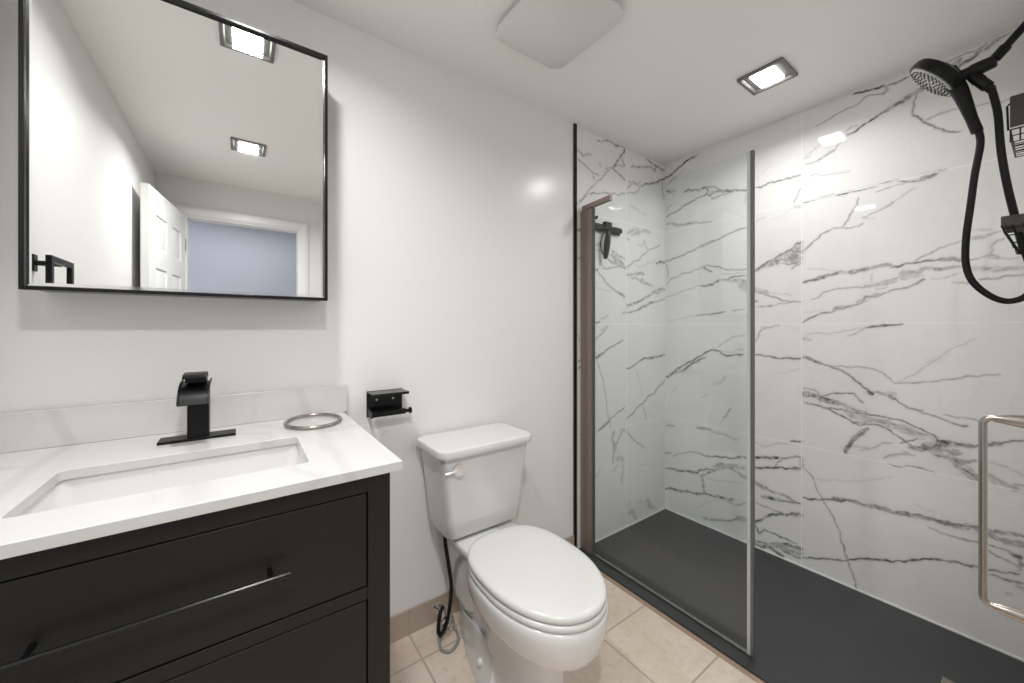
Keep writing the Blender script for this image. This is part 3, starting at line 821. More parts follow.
# six panel door, swung open along the left wall
def panel_door():
    W, T, HH = 0.70, 0.035, 2.003
    hx, hy = DX0 + 0.004, YF + 0.005
    ang = math.atan2(0.69, -0.092)
    ux, uy = math.cos(ang), math.sin(ang)
    px, py = -uy, ux                        # thickness direction, towards the left wall
    def tr(s, t, z): return (hx + ux * s + px * t, hy + uy * s + py * t, z)
    bm = B()
    def bb(s0, s1, t0, t1, z0, z1):
        v = [bm.verts.new(tr(s, t, z)) for z in (z0, z1) for t in (t0, t1) for s in (s0, s1)]
        for q in ((0, 2, 3, 1), (4, 5, 7, 6), (0, 1, 5, 4), (2, 6, 7, 3), (0, 4, 6, 2), (1, 3, 7, 5)): bm.faces.new([v[i] for i in q])
    bb(0, W, 0.006, T - 0.006, 0.015, HH)   # core
    zs = [0.015, 0.22, 0.82, 0.95, 1.55, 1.66, 1.86, HH]
    for t0, t1 in ((0, 0.006), (T - 0.006, T)):
        for s0, s1 in ((0, 0.11), (W / 2 - 0.05, W / 2 + 0.05), (W - 0.11, W)): bb(s0, s1, t0, t1, 0.015, HH)
        for z0, z1 in ((0.015, 0.22), (0.82, 0.95), (1.55, 1.66), (1.86, HH)):
            bb(0.11, W / 2 - 0.05, t0, t1, z0, z1); bb(W / 2 + 0.05, W - 0.11, t0, t1, z0, z1)
    for s0, s1 in ((0.11, W / 2 - 0.05), (W / 2 + 0.05, W - 0.11)):       # raised fields
        for z0, z1 in ((0.22, 0.82), (0.95, 1.55), (1.66, 1.86)):
            for tb, tt in ((0.006, 0.001), (T - 0.006, T - 0.001)):
                a = [bm.verts.new(tr(s, tb, z)) for s, z in ((s0 + .012, z0 + .012), (s1 - .012, z0 + .012), (s1 - .012, z1 - .012), (s0 + .012, z1 - .012))]
                b = [bm.verts.new(tr(s, tt, z)) for s, z in ((s0 + .035, z0 + .035), (s1 - .035, z0 + .035), (s1 - .035, z1 - .035), (s0 + .035, z1 - .035))]
                for i in range(4): bm.faces.new((a[i], a[(i + 1) % 4], b[(i + 1) % 4], b[i]))
                bm.faces.new(b)
    d = struct('door_1', bm, M['trim_paint'], smooth=20)
    kb = B()
    for sgn, t in ((-1, 0.0), (1, T)):
        ax = Vector((px * sgn, py * sgn, 0))
        lathe(kb, tr(W - 0.06, t, 0.95), ax, [(0.026, 0), (0.026, 0.006), (0.011, 0.008), (0.011, 0.024), (0.022, 0.030), (0.026, 0.040), (0.020, 0.050), (0.001, 0.053)])
    obj('door_knob', kb, M['nickel'], d)
    for z in (0.25, 1.0, 1.75): obj('hinge', cyl(B(), (hx - 0.003, hy + 0.004, z), (hx - 0.003, hy + 0.004, z + 0.09), 0.006, seg=10), M['nickel'], d)
panel_door()

# ------------------------------------------------------------------ ceiling lights and fan cover
def ceiling_light(cx, cy, label, watts, along_x, spread, s=0.086):
    t = thing('ceiling_light', (cx, cy, H), label, 'ceiling light', 'square recessed ceiling lights')
    bm = B(); z = H - 0.010
    o = rrect(cx - s, cx + s, cy - s, cy + s, 0.004, 3); i1 = rrect(cx - s * .86, cx + s * .86, cy - s * .86, cy + s * .86, 0.006, 3)
    i2 = rrect(cx - s * .80, cx + s * .80, cy - s * .80, cy + s * .80, 0.012, 3)
    loft(bm, [at_z(o, H - 0.0005), at_z(o, z), at_z(i1, z - 0.001), at_z(i2, H - 0.001)], False, True)
    obj('frame', bm, M['lamp_frame'], t)
    bm = B()
    rx, ry = (s * .54, s * .74) if not along_x else (s * .74, s * .54)
    pr = [(1.0, 0.0), (0.98, -0.004), (0.85, -0.0085), (0.6, -0.011), (0.3, -0.012)]
    loft(bm, [at_z(rrect(cx - rx * k, cx + rx * k, cy - ry * k, cy + ry * k, 0.012 * k, 5), H - 0.002 + h) for k, h in pr])
    obj('diffuser', bm, M['lamp'], t)
    a = bpy.data.lights.new('downlight_beam', 'AREA'); a.shape = 'RECTANGLE'; a.size = 2 * rx; a.size_y = 2 * ry
    a.energy = watts; a.color = LAMP_COLOUR; a.spread = math.radians(spread)
    o = bpy.data.objects.new('downlight_beam', a); COL.objects.link(o); o.parent = t; o.location = (0, 0, -0.0155)
ceiling_light(-0.443, -0.760, 'square recessed ceiling light over the shower', LAMP_SHOWER, True, 155)
ceiling_light(-2.265, -0.540, 'square recessed ceiling light in front of the mirror above the vanity', LAMP_VANITY, False, 155)
ceiling_light(-2.250, -1.565, 'square recessed ceiling light near the door, seen only in the mirror', LAMP_DOOR, False, 155)

def fan_cover():
    t = thing('exhaust_fan', (-1.388, -0.462, H), 'white square exhaust fan cover with rounded corners on the ceiling', 'exhaust fan')
    x0, x1, y0, y1 = -1.552, -1.224, -0.640, -0.283
    bm = B()
    loft(bm, [at_z(rrect(x0 + .02, x1 - .02, y0 + .02, y1 - .02, .03), H - .0005), at_z(rrect(x0 + .02, x1 - .02, y0 + .02, y1 - .02, .03), H - 0.018)])
    obj('housing', bm, M['plastic'], t)
    bm = B(); d = 0.004
    loft(bm, [at_z(rrect(x0 + d, x1 - d, y0 + d, y1 - d, .05), H - .0185), at_z(rrect(x0, x1, y0, y1, .054), H - .022),
              at_z(rrect(x0, x1, y0, y1, .054), H - .029), at_z(rrect(x0 + d, x1 - d, y0 + d, y1 - d, .05), H - .032)])
    obj('cover_plate', bm, M['plastic'], t)
fan_cover()

# ------------------------------------------------------------------ mirror cabinet
def mirror():
    x0, x1, z0, z1, y = -2.684, -2.064, 1.2855, 2.059, -0.134
    t = thing('medicine_cabinet', ((x0 + x1) / 2, -0.06, z0), 'black framed mirror cabinet on the wall above the vanity', 'mirror cabinet')
    obj('cabinet_body', bx(x0 + .004, x1 - .004, -0.115, -0.001, z0 + .004, z1 - .004), M['frame_black'], t, bevel=.001)
    w = 0.0085
    bm = B()
    for a in ((x0, x0 + w, z0, z1), (x1 - w, x1, z0, z1), (x0 + w, x1 - w, z0, z0 + w), (x0 + w, x1 - w, z1 - w, z1)):
        box(bm, a[0], a[1], y, -0.113, a[2], a[3])
    obj('frame', bm, M['frame_black'], t, bevel=.001)
    bm = B(); g = .0085
    a = [(x0 + w, y + .0100, z0 + w), (x1 - w, y + .0100, z0 + w), (x1 - w, y + .0100, z1 - w), (x0 + w, y + .0100, z1 - w)]
    b = [(x0 + w + g, y + .0090, z0 + w + g), (x1 - w - g, y + .0090, z0 + w + g), (x1 - w - g, y + .0090, z1 - w - g), (x0 + w + g, y + .0090, z1 - w - g)]
    va = [bm.verts.new(p) for p in a]; vb = [bm.verts.new(p) for p in b]; vc = [bm.verts.new((p[0], -0.117, p[2])) for p in a]
    for i in range(4):
        j = (i + 1) % 4
        f = bm.faces.new((va[i], va[j], vb[j], vb[i])); f.material_index = 1
        bm.faces.new((va[i], vc[i], vc[j], va[j]))
    bm.faces.new(vb); bm.faces.new(vc)
    obj('mirror_glass', bm, [M['mirror'], M['bevel']], t, smooth=1)
mirror()

# ------------------------------------------------------------------ vanity
VX0, VX1, VY = -2.722, -2.017, -0.600
VC = (VX0 + VX1) / 2
def vanity():
    t = thing('bathroom_vanity', (VC, VY / 2, 0), 'black two-drawer vanity cabinet under the white countertop', 'vanity cabinet')
    p, zt = 0.0475, 0.884
    bm = bx(VX0, VX0 + .018, VY + .041, -0.012, 0.13, zt); box(bm, VX1 - .018, VX1, VY + .041, -0.012, 0.13, zt)
    box(bm, VX0 + .0185, VX1 - .0185, -.024, -.012, .13, zt); box(bm, VX0 + .0185, VX1 - .0185, VY + .041, -.0245, .13, .148)
    obj('cabinet_body', bm, M['cabinet'], t)
    for x in (VX0, VX1 - p):
        bm = bx(x, x + p, VY, VY + .04, 0.13, zt)
        obj('front_post', bm, M['cabinet'], t, bevel=.0012)
    for x in (VX0, VX1 - p):
        for y in (VY, -0.07):
            bm = B()
            loft(bm, [at_z([(x + i, y + i), (x + p - i, y + i), (x + p - i, y + .055 - i), (x + i, y + .055 - i)], z) for z, i in ((0, .008), (0.1295, 0))])
            obj('leg', bm, M['cabinet'], t, bevel=.001)
    for z0, z1 in ((0.848, zt), (0.618, 0.644), (0.13, 0.165)):
        obj('front_rail', bx(VX0 + p + .0005, VX1 - p - .0005, VY, VY + .021, z0, z1), M['cabinet'], t, bevel=.001)
    for z0, z1 in ((0.647, 0.845), (0.168, 0.615)):
        d = obj('drawer', bx(VX0 + p + .003, VX1 - p - .003, VY + .001, VY + .0215, z0, z1), M['cabinet'], t, bevel=.0012)
        zh = (z0 + z1) / 2 if z0 > .4 else .47
        yb = VY - .034; hx0, hx1 = VC - .189, VC + .157
        h = obj('handle', tube(B(), [(hx0, yb, zh), (hx1, yb, zh)], .0052, 14), M['gloss_black'], d)
        for x in (hx0 + .03, hx1 - .03):
            obj('handle_post', cyl(B(), (x, yb + .005, zh), (x, VY + .002, zh), .0042, seg=12), M['black'], d)
vanity()

def countertop():
    x0, x1, y0, z0, z1 = -2.752, -1.994, -0.616, 0.8845, 0.905
    t = thing('countertop', ((x0 + x1) / 2, -.3, z0), 'white veined stone countertop with rectangular basin cutout on the vanity', 'countertop')
    sx0, sx1, sy0, sy1, r = -2.590, -2.164, -0.504, -0.262, .012
    bm = B()
    # slab with a cutout: outer and inner outlines joined by quads around four sides
    inn = rrect(sx0, sx1, sy0, sy1, r, 4); n = len(inn)
    def outer(pt):
        cx, cy = (sx0 + sx1) / 2, (sy0 + sy1) / 2
        return pt
    o4 = [(x1, -0.001), (x0, -0.001), (x0, y0), (x1, y0)]
    k = n // 4
    rings = {}
    for z in (z0, z1):
        rings[z] = ([bm.verts.new((*q, z)) for q in o4], [bm.verts.new((*q, z)) for q in inn])
    for z in (z0, z1):
        O, I = rings[z]
        for c in range(4):
            seg = I[c * k:(c + 1) * k]; nxt = I[((c + 1) * k) % n]
            for a, b in zip(seg, seg[1:]): bm.faces.new((O[c], a, b))
            bm.faces.new((O[c], seg[-1], nxt, O[(c + 1) % 4]))
    for i in range(n):
        j = (i + 1) % n; bm.faces.new((rings[z0][1][i], rings[z0][1][j], rings[z1][1][j], rings[z1][1][i]))
    for i in range(4):
        j = (i + 1) % 4; bm.faces.new((rings[z0][0][i], rings[z0][0][j], rings[z1][0][j], rings[z1][0][i]))
    obj('slab', bm, M['quartz'], t, bevel=.0016)
    obj('backsplash', bx(x0, x1 + .012, -0.0205, -0.001, z1 + .0002, z1 + .094), M['quartz'], t, bevel=.0015)
    # undermount basin
    s = thing('sink_basin', ((sx0 + sx1) / 2, (sy0 + sy1) / 2, z0 - .14), 'white rectangular undermount sink basin set in the stone countertop', 'sink')
    bm = B(); e = .006
    R = [(0.03, z0 - .0005, .02), (-e, z0 - .0005, .016), (-e + .002, z0 - .012, .02), (-e + .012, z0 - .09, .035), (-e + .032, z0 - .118, .05), (-e + .085, z0 - .126, .05)]
    # outer shell then inner surface
    sh = [at_z(rrect(sx0 + .06, sx1 - .06, sy0 + .06, sy1 - .06, .04), z0 - .138), at_z(rrect(sx0 + .0, sx1 - .0, sy0 + .0, sy1 - .0, .04), z0 - .122),
          at_z(rrect(sx0 - .018, sx1 + .018, sy0 - .018, sy1 + .018, .03), z0 - .02), at_z(rrect(sx0 - .03, sx1 + .03, sy0 - .03, sy1 + .03, .02), z0 - .012)]
    sh += [at_z(rrect(sx0 - .03, sx1 + .03, sy0 - .03, sy1 + .03, .02), z0 - .0005)]
    sh += [at_z(rrect(sx0 + i, sx1 - i, sy0 + i, sy1 - i, rr), z) for i, z, rr in R[1:]]
    loft(bm, sh)
    obj('bowl', bm, M['ceramic'], s, smooth=50)
    cx, cy = (sx0 + sx1) / 2, (sy0 + sy1) / 2
    obj('drain', lathe(B(), (cx, cy, z0 - .127), (0, 0, 1), [(.022, 0), (.030, .001), (.031, .004), (.026, .005), (.022, .002), (.001, .002)]), M['black'], s)
countertop()

def faucet():
    cx = -2.378; z = .9052
    t = thing('faucet', (cx, -.13, z), 'matte black waterfall faucet with curved spout behind the sink', 'faucet')
    obj('base_plate', bx(cx - .080, cx + .080, -.155, -.100, z, z + .007), M['black'], t, bevel=.0015)
    obj('column', bx(cx - .0225, cx + .0225, -.150, -.104, z + .007, z + .148), M['black'], t, bevel=.0015)
    # curved open spout: a bent sheet with low side lips
    bm = B(); prof = []
    for y, h in ((-.096, .150), (-.120, .150), (-.150, .1485), (-.175, .143), (-.195, .133), (-.210, .119), (-.218, .104)):
        prof.append((y, z + h))
    w = .031; sc = cx - .005
    rings = []
    for i, (y, h) in enumerate(prof):
        a = Vector(prof[max(i - 1, 0)]); b = Vector(prof[min(i + 1, len(prof) - 1)]); d = (b - a).normalized()
        nx, nz = -d.y, d.x                 # normal in the y-z plane, pointing below
        if nz > 0: nx, nz = -nx, -nz
        def q(x, k): return (sc + x, y + nx * k, h + nz * k)
        rings.append([q(-w, -.007), q(-w + .003, -.007), q(-w + .003, 0), q(w - .003, 0), q(w - .003, -.007), q(w, -.007), q(w, .004), q(-w, .004)])
    loft(bm, rings)
    obj('spout', bm, M['black'], t, bevel=.0008)
    h = obj('handle_stem', bx(cx - .0255, cx + .0175, -.165, -.104, z + .1525, z + .168), M['black'], t, bevel=.001)
    bm = B(); rr = []
    for y, hh in ((-.100, .166), (-.106, .171), (-.13, .1735), (-.16, .1735), (-.185, .171), (-.198, .166)):
        rr.append([(sc - .0230, y, z + hh), (sc + .0230, y, z + hh), (sc + .0230, y, z + hh + .0045), (sc - .0230, y, z + hh + .0045)])
    loft(bm, rr); box(bm, sc - .0230, sc + .0230, -.108, -.098, z + .160, z + .172)
    obj('lever', bm, M['black'], t, bevel=.0008)
faucet()

tag(obj('metal_ring', tube(B(), [(-2.103 + .075 * math.cos(a), -.128 + .086 * math.sin(a), .9114 + .0012 * math.sin(a)) for a in [2 * math.pi * k / 64 for k in range(64)]], .0052, 12, True), M['nickel']),
    'brushed metal ring lying flat on the countertop beside the faucet', 'ring')

# ------------------------------------------------------------------ toilet
TX = -1.53
def sup(xc, yb, yf, hw, n=56, pb=2.6, pf=2.15, mid=0.45):
    """egg-shaped plan outline from yb (rear) to yf (front)"""
    ym = yb + (yf - yb) * mid; out = []
    for k in range(n):
        a = 2 * math.pi * k / n; c, s = math.cos(a), math.sin(a)
        p = pf if s < 0 else pb
        x = hw * math.copysign(abs(c) ** (2 / p), c)
        y = (ym - yf) * -abs(s) ** (2 / p) if s < 0 else (yb - ym) * abs(s) ** (2 / p)
        out.append((xc + x, ym + y))
    return out

def toilet():
    t = thing('toilet', (TX, -.40, 0), 'white two-piece toilet with closed lid against the wall', 'toilet')
    # ---- tank
    def tank_ring(z, hw, yb, yf, r, bow):
        o = rrect(TX - hw, TX + hw, yf, yb, r, 6); out = []
        for x, y in o:
            k = max(0, 1 - ((x - TX) / hw) ** 2)
            f = (yb - y) / (yb - yf)
            out.append((x, y - bow * k * max(0, f) ** 2, z))
        return out
    bm = B()
    prof = [(.4285, .135, -.075, -.190, .025), (.432, .150, -.06, -.208, .028), (.446, .158, -.05, -.222, .028), (.50, .165, -.04, -.230, .026), (.60, .173, -.03, -.234, .024), (.68, .182, -.026, -.238, .024), (.741, .191, -.024, -.241, .024)]
    loft(bm, [tank_ring(z, hw, yb, yf, r, .016) for z, hw, yb, yf, r in prof])
    obj('tank', bm, M['ceramic'], t, smooth=60)
    bm = B()
    L = [(.7415, .198, -.024, -.246, .03), (.7435, .2060, -.018, -.254, .035), (.748, .2078, -.016, -.256, .036), (.762, .2078, -.016, -.256, .036), (.7690, .2060, -.018, -.254, .035), (.7716, .2025, -.021, -.2505, .033), (.7722, .1975, -.026, -.246, .03), (.7724, .190, -.036, -.236, .03)]
    loft(bm, [tank_ring(z, hw, yb, yf, r, .022) for z, hw, yb, yf, r in L])
    obj('tank_lid', bm, M['ceramic'], t, smooth=28)
    # flush lever
    bm = B()
    lathe(bm, (-1.660, -.239, .700), (-.25, -1, 0), [(.012, 0), (.012, .010), (.0205, .011), (.0215, .016), (.0205, .021), (.001, .022)], 24)
    tube(bm, [(-1.664, -.256, .700), (-1.692, -.256, .697), (-1.712, -.248, .692)], [.006, .005, .0055], 12)
    obj('flush_lever', bm, M['satin'], t)
    # ---- bowl, pedestal and foot as one ceramic body
    bm = B()
    def ring(z, yb, yf, hw, pb=2.6, pf=2.15): return at_z(sup(TX, yb, yf, hw, 56, pb, pf), z)
    R = [ring(0, -.30, -.622, .096, 3, 2.6), ring(.02, -.30, -.622, .095, 3, 2.6), ring(.06, -.30, -.618, .090, 3, 2.5), ring(.14, -.28, -.616, .087, 2.6, 2.3),
         ring(.19, -.25, -.622, .092, 2.4, 2.2), ring(.220, -.20, -.632, .106, 2.3, 2.1), ring(.243, -.215, -.663, .125, 2.3, 2.1), ring(.262, -.225, -.700, .144, 2.3, 2.1),
         ring(.280, -.235, -.730, .160, 2.3, 2.1), ring(.290, -.24, -.741, .166, 2.3, 2.1), ring(.305, -.25, -.749, .171, 2.3, 2.12), ring(.345, -.262, -.758, .177, 2.3, 2.12), ring(.38, -.272, -.763, .180, 2.3, 2.12), ring(.402, -.280, -.762, .179, 2.3, 2.12), ring(.410, -.284, -.757, .175, 2.3, 2.12)]
    loft(bm, R)
    for v in bm.verts:                       # the underside climbs towards the rear
        z = v.co.z
        w = max(0, min(1, (z - .05) / .15)) * max(0, min(1, (.402 - z) / .085))
        v.co.z += w * (.012 + .115 * max(0, v.co.y + .70))
    obj_b = obj('bowl', bm, M['ceramic'], t, smooth=70)
    # rear deck that carries the tank
    bm = B()
    D = [(.17, .085, -.10, -.26, .04), (.28, .090, -.07, -.30, .04), (.36, .100, -.05, -.33, .04), (.395, .118, -.04, -.34, .035), (.418, .128, -.036, -.345, .03), (.427, .122, -.042, -.335, .028)]
    loft(bm, [at_z(rrect(TX - hw, TX + hw, yf, yb, r, 6), z) for z, hw, yb, yf, r in D])
    obj('tank_deck', bm, M['ceramic'], t, smooth=60)
    # trapway column and foot flange with bolt caps
    bm = B()
    loft(bm, [at_z(rrect(TX - hw, TX + hw, yf, yb, r, 6), z) for z, hw, yb, yf, r in ((.0, .062, -.09, -.40, .05), (.1, .060, -.085, -.38, .05), (.20, .078, -.08, -.33, .05), (.24, .082, -.08, -.30, .05))])
    obj('trapway', bm, M['ceramic'], t, smooth=60)
    bm = B()
    for s in (-1, 1):
        bo = [(.045, -.10), (.088, -.22), (.114, -.34), (.116, -.42), (.04, -.42)]
        to = [(.045, -.11), (.074, -.17), (.080, -.28), (.084, -.41), (.04, -.41)]
        zb = [.10, .128, .140, .146, .146]
        r0 = [(TX + s * a, b, 0) for a, b in bo]; r1 = [(TX + s * a, b, z) for (a, b), z in zip(to, zb)]
        loft(bm, [r0, r1] if s < 0 else [r0[::-1], r1[::-1]])
    obj('foot', bm, M['ceramic'], t, bevel=.006, segs=3)
    for s in (-1, 1):
        ax = Vector((s * .95, 0, .32))
        obj('bolt_cap', lathe(B(), (TX + s * .0970, -.340, .070), ax, [(.013, 0), (.013, .004), (.011, .010), (.006, .0135), (.001, .0145)], 20), M['plastic'], t)
    # seat ring and lid
    def seat_rings(L): return [at_z(sup(TX, yb, yf, hw, 72, 2.7, 2.1, .46), z) for z, yb, yf, hw in L]
    bm = loft(B(), seat_rings([(.4115, -.284, -.753, .168), (.415, -.280, -.759, .1755), (.425, -.280, -.760, .177), (.4305, -.284, -.756, .174)]))
    obj('seat', bm, M['plastic'], t, smooth=60)
    bm = loft(B(), seat_rings([(.4325, -.276, -.752, .170), (.436, -.271, -.757, .175), (.446, -.271, -.758, .1755), (.4525, -.274, -.754, .172), (.4550, -.284, -.743, .163), (.4562, -.305, -.725, .150), (.4565, -.330, -.690, .120)]))
    obj('seat_lid', bm, M['plastic'], t, smooth=60)
    for s in (-1, 1): obj('hinge', tube(B(), [(TX + s * .05, -.288, .4312), (TX + s * .10, -.288, .4312)], .008, 14), M['plastic'], t)
toilet()

# supply hose and stop valve
v = thing('stop_valve', (-1.64, -.02, .03), 'chrome stop valve low on the wall behind the toilet', 'valve')
bm = B(); lathe(bm, (-1.632, -.0102, .052), (0, -1, 0), [(.022, 0), (.020, .004), (.009, .006), (.0085, .045), (.012, .046), (.012, .066), (.006, .068), (.006, .078)], 20)
obj('valve_body', bm, M['chrome'], v)
obj('valve_handle', lathe(B(), (-1.632, -.0885, .052), (0, -1, 0), [(.012, 0), (.020, .002), (.020, .010), (.012, .013), (.001, .0135)], 16), M['chrome'], v)
obj('valve_outlet', cyl(B(), (-1.632, -.066, .063), (-1.632, -.066, .092), .008, .0095, 14), M['chrome'], v)
pts = spline([(-1.655, -.125, .428), (-1.655, -.125, .38), (-1.640, -.118, .30), (-1.622, -.108, .20), (-1.622, -.100, .12), (-1.640, -.105, .055), (-1.664, -.110, .026), (-1.672, -.100, .040), (-1.655, -.080, .085), (-1.636, -.068, .098)], 8)
tag(obj('supply_hose', tube(B(), pts, .0072, 12), M['rubber']), 'black braided water hose running from the toilet tank to the valve', 'hose')
pts = spline([(-1.642, -.074, .034), (-1.668, -.100, .014), (-1.682, -.150, .0065), (-1.658, -.176, .0065), (-1.618, -.155, .0065), (-1.600, -.120, .0065), (-1.599, -.088, .018), (-1.599, -.072, .05)], 8)
tag(obj('drain_tube', tube(B(), pts, .0052, 12), M['cord']), 'grey tube looping on the floor tiles beside the toilet foot', 'tube')

# ------------------------------------------------------------------ toilet paper holder
def paper_holder():
    x0, x1, z0, z1 = -1.912, -1.779, .871, .966
    t = thing('toilet_paper_holder', ((x0 + x1) / 2, -.03, z0), 'empty black toilet paper holder with shelf on the wall above the toilet tank', 'toilet paper holder')
    obj('back_plate', bx(x0, x1, -.004, -.0005, z0, z1), M['gloss_black'], t, bevel=.001)
    bm = B()
    loft(bm, [[(x, -.0045, z1 - .004), (x, -.078, z1 - .004), (x, -.080, z1 - .010), (x, -.082, z1 - .010), (x, -.081, z1 - .001), (x, -.0045, z1 - .001)] for x in (x0 + .001, x1 - .001)])
    obj('shelf', bm, M['gloss_black'], t)
    bm = B()
    zr = .888
    loft(bm, [[(x, -.0045, zr + .022), (x, -.0045, zr - .012), (x, -.060, zr - .012), (x, -.066, zr), (x, -.060, zr + .012), (x, -.025, zr + .016)] for x in (x0 + .002, x0 + .006)])
    obj('arm', bm, M['black'], t)
    tube(bm := B(), [(x0 + .006, -.052, zr), (x1 - .006, -.052, zr)], .0105, 18)
    tube(bm, [(x1 - .006, -.052, zr), (x1 + .010, -.052, zr)], .0065, 16)
    lathe(bm, (x1 + .010, -.052, zr), (1, 0, 0), [(.0065, 0), (.012, .001), (.012, .0065), (.010, .008), (.001, .0085)], 20)
    obj('rod', bm, M['black'], t)
    for x in (x0 + .036, x1 - .036):
        obj('screw', lathe(B(), (x, -.0042, .932), (0, -1, 0), [(.0042, 0), (.004, .001), (.001, .0018)], 12), M['plastic'], t)
paper_holder()

# towel holder on the left wall, seen in the mirror
def towel_holder():
    y0, z0 = -.500, 1.388
    t = thing('towel_ring', (XL, y0, z0 - .08), 'black square towel ring on the left wall, seen in the mirror', 'towel ring')
    obj('wall_plate', bx(XL + .0005, XL + .006, y0 - .013, y0 + .013, z0 - .024, z0 + .024), M['black'], t, bevel=.001)
    obj('stem', bx(XL + .006, XL + .055, y0 - .007, y0 + .007, z0 - .007, z0 + .007), M['black'], t, bevel=.001)
    bm = B(); x0, x1 = XL + .055, XL + .067; a, b, c, d = y0 - .055, y0 + .115, z0 + .012, z0 - .115
    k = .017
    box(bm, x0, x1, a, b, c - k, c); box(bm, x0, x1, a, b, d, d + k); box(bm, x0, x1, a, a + k, d + k, c - k); box(bm, x0, x1, b - k, b, d + k, c - k)
    obj('ring', bm, M['black'], t, bevel=.0008)
towel_holder()

# ------------------------------------------------------------------ shower screen, door, squeegee
GT = 1.840
def screen():
    t = thing('shower_screen', (XG, -.42, .012), 'fixed clear glass shower panel with a dark vertical edge strip', 'shower screen')
    obj('glass_pane', bx(XG - .004, XG + .004, -.824, -.0125, .020, GT), M['glass'], t)
    bm = bx(XG - .007, XG + .007, -.8365, -.8245, .016, GT)
    obj('clear_edge_strip', bm, M['clear_seal'], t, bevel=.002, label='light grey edge strip')
    obj('dark_edge_strip', bx(XG - .007, XG + .007, -.8468, -.837, .016, GT), M['dark_seal'], t, bevel=.002, label='dark grey magnetic edge strip')
    obj('bottom_rail', bx(XG - .007, XG + .007, -.8239, -.09, .0125, .0195), M['nickel'], t, bevel=.001)
    # bronze wall jamb: a channel around the pane edge, with a short arm left at its top
    bm = B(); jo = [(-.010, -.0008), (-.010, -.079), (-.0045, -.079), (-.0045, -.012), (.0045, -.012), (.0045, -.079), (.010, -.079), (.010, -.0008)]
    loft(bm, [[(XG + a, b, z) for a, b in jo] for z in (.0125, GT - .0125)])
    obj('wall_jamb', bm, M['bronze'], t, bevel=.001)
    bm = bx(XG - .0085, XG - .0042, -.089, -.0795, .0125, GT - .0125); box(bm, XG + .0042, XG + .0085, -.089, -.0795, .0125, GT - .0125)
    obj('jamb_gasket', bm, M['dark_seal'], t)
    bm = B()
    loft(bm, [[(x, -.012 - .0, GT - .012), (x, -.200, GT - .004), (x, -.200, GT + .022), (x, -.012, GT + .012)] for x, s in ((XG - .011, 0), (XG + .011, 0))])
    obj('top_arm', bm, M['bronze'], t, bevel=.002)
screen()

def shower_door():
    yd = YC + .0085
    t = thing('hinged_shower_screen', (-1.13, yd, .02), 'open clear glass shower door swung out at the end wall with a nickel pull handle', 'shower door')
    obj('glass_pane', bx(-1.470, -.835, yd - .004, yd + .004, .025, GT), M['glass'], t)
    for z in (.30, 1.55):
        obj('hinge', bx(-.905, -.832, yd - .007, yd + .009, z, z + .09), M['nickel'], t, bevel=.002)
    x, yb, z0, z1, r = -1.340, -1.3895, .770, 1.061, .0085
    k = .011
    for sgn, y1 in ((1, yb),):
        pts = [(x, yd + .004, z0)]
        pts += [(x, yb - k, z0)]
        for a in range(1, 7):
            q = math.radians(90 * a / 6); pts.append((x, yb - k + k * math.sin(q), z0 + k - k * math.cos(q)))
        pts += [(x, yb, z1 - k)]
        for a in range(1, 7):
            q = math.radians(90 * a / 6); pts.append((x, yb - k + k * math.cos(q), z1 - k + k * math.sin(q)))
        pts += [(x, yd + .004, z1)]
        rr = [.0105] + [.0055] + [.0046] * (len(pts) - 4) + [.0055] + [.0105]
        pts.insert(1, (x, (yd + yb) / 2, z0)); pts.insert(len(pts) - 1, (x, (yd + yb) / 2, z1)); rr.insert(1, .0080); rr.insert(len(rr) - 1, .0080)
        obj('handle', tube(B(), pts, rr, 18), M['nickel'], t, smooth=60)
shower_door()

def squeegee():
    t = thing('squeegee', (-.60, -.02, 1.57), 'black squeegee hanging on the marble tile behind the shower glass', 'squeegee')
    bm = B()
    loft(bm, [[(x, -.012, 1.752), (x, -.030, 1.748), (x, -.032, 1.768), (x, -.022, 1.780), (x, -.012, 1.776)] for x in (-.728, -.482)])
    obj('blade_holder', bm, M['black'], t, bevel=.002)
    obj('rubber_blade', bx(-.732, -.478, -.0118, -.0095, 1.738, 1.775), M['rubber'], t)
    obj('neck', bx(-.633, -.577, -.036, -.010, 1.752, 1.796), M['black'], t, bevel=.004)
    pts = spline([(-.605, -.030, 1.755), (-.612, -.034, 1.72), (-.622, -.036, 1.67), (-.628, -.034, 1.62), (-.630, -.030, 1.585)], 6)
    n = len(pts); obj('handle', tube(B(), pts, [.010 + .008 * math.sin(math.pi * min(1, i / (n - 1))) for i in range(n)], 16), M['black'], t)
    obj('hanging_strap', tube(B(), spline([(-.612, -.020, 1.752), (-.640, -.014, 1.71), (-.648, -.012, 1.66), (-.634, -.018, 1.61)], 6), .003, 10), M['rubber'], t)
    h = thing('wall_hook', (-.69, -.012, 1.815), 'small black hook above the squeegee on the tile', 'hook')
    obj('hook_plate', bx(-.715, -.665, -.006, -.0008, 1.808, 1.822), M['black'], h, bevel=.001)
    obj('hook_pin', cyl(B(), (-.69, -.006, 1.815), (-.69, -.028, 1.815), .004, seg=12), M['black'], h)
squeegee()

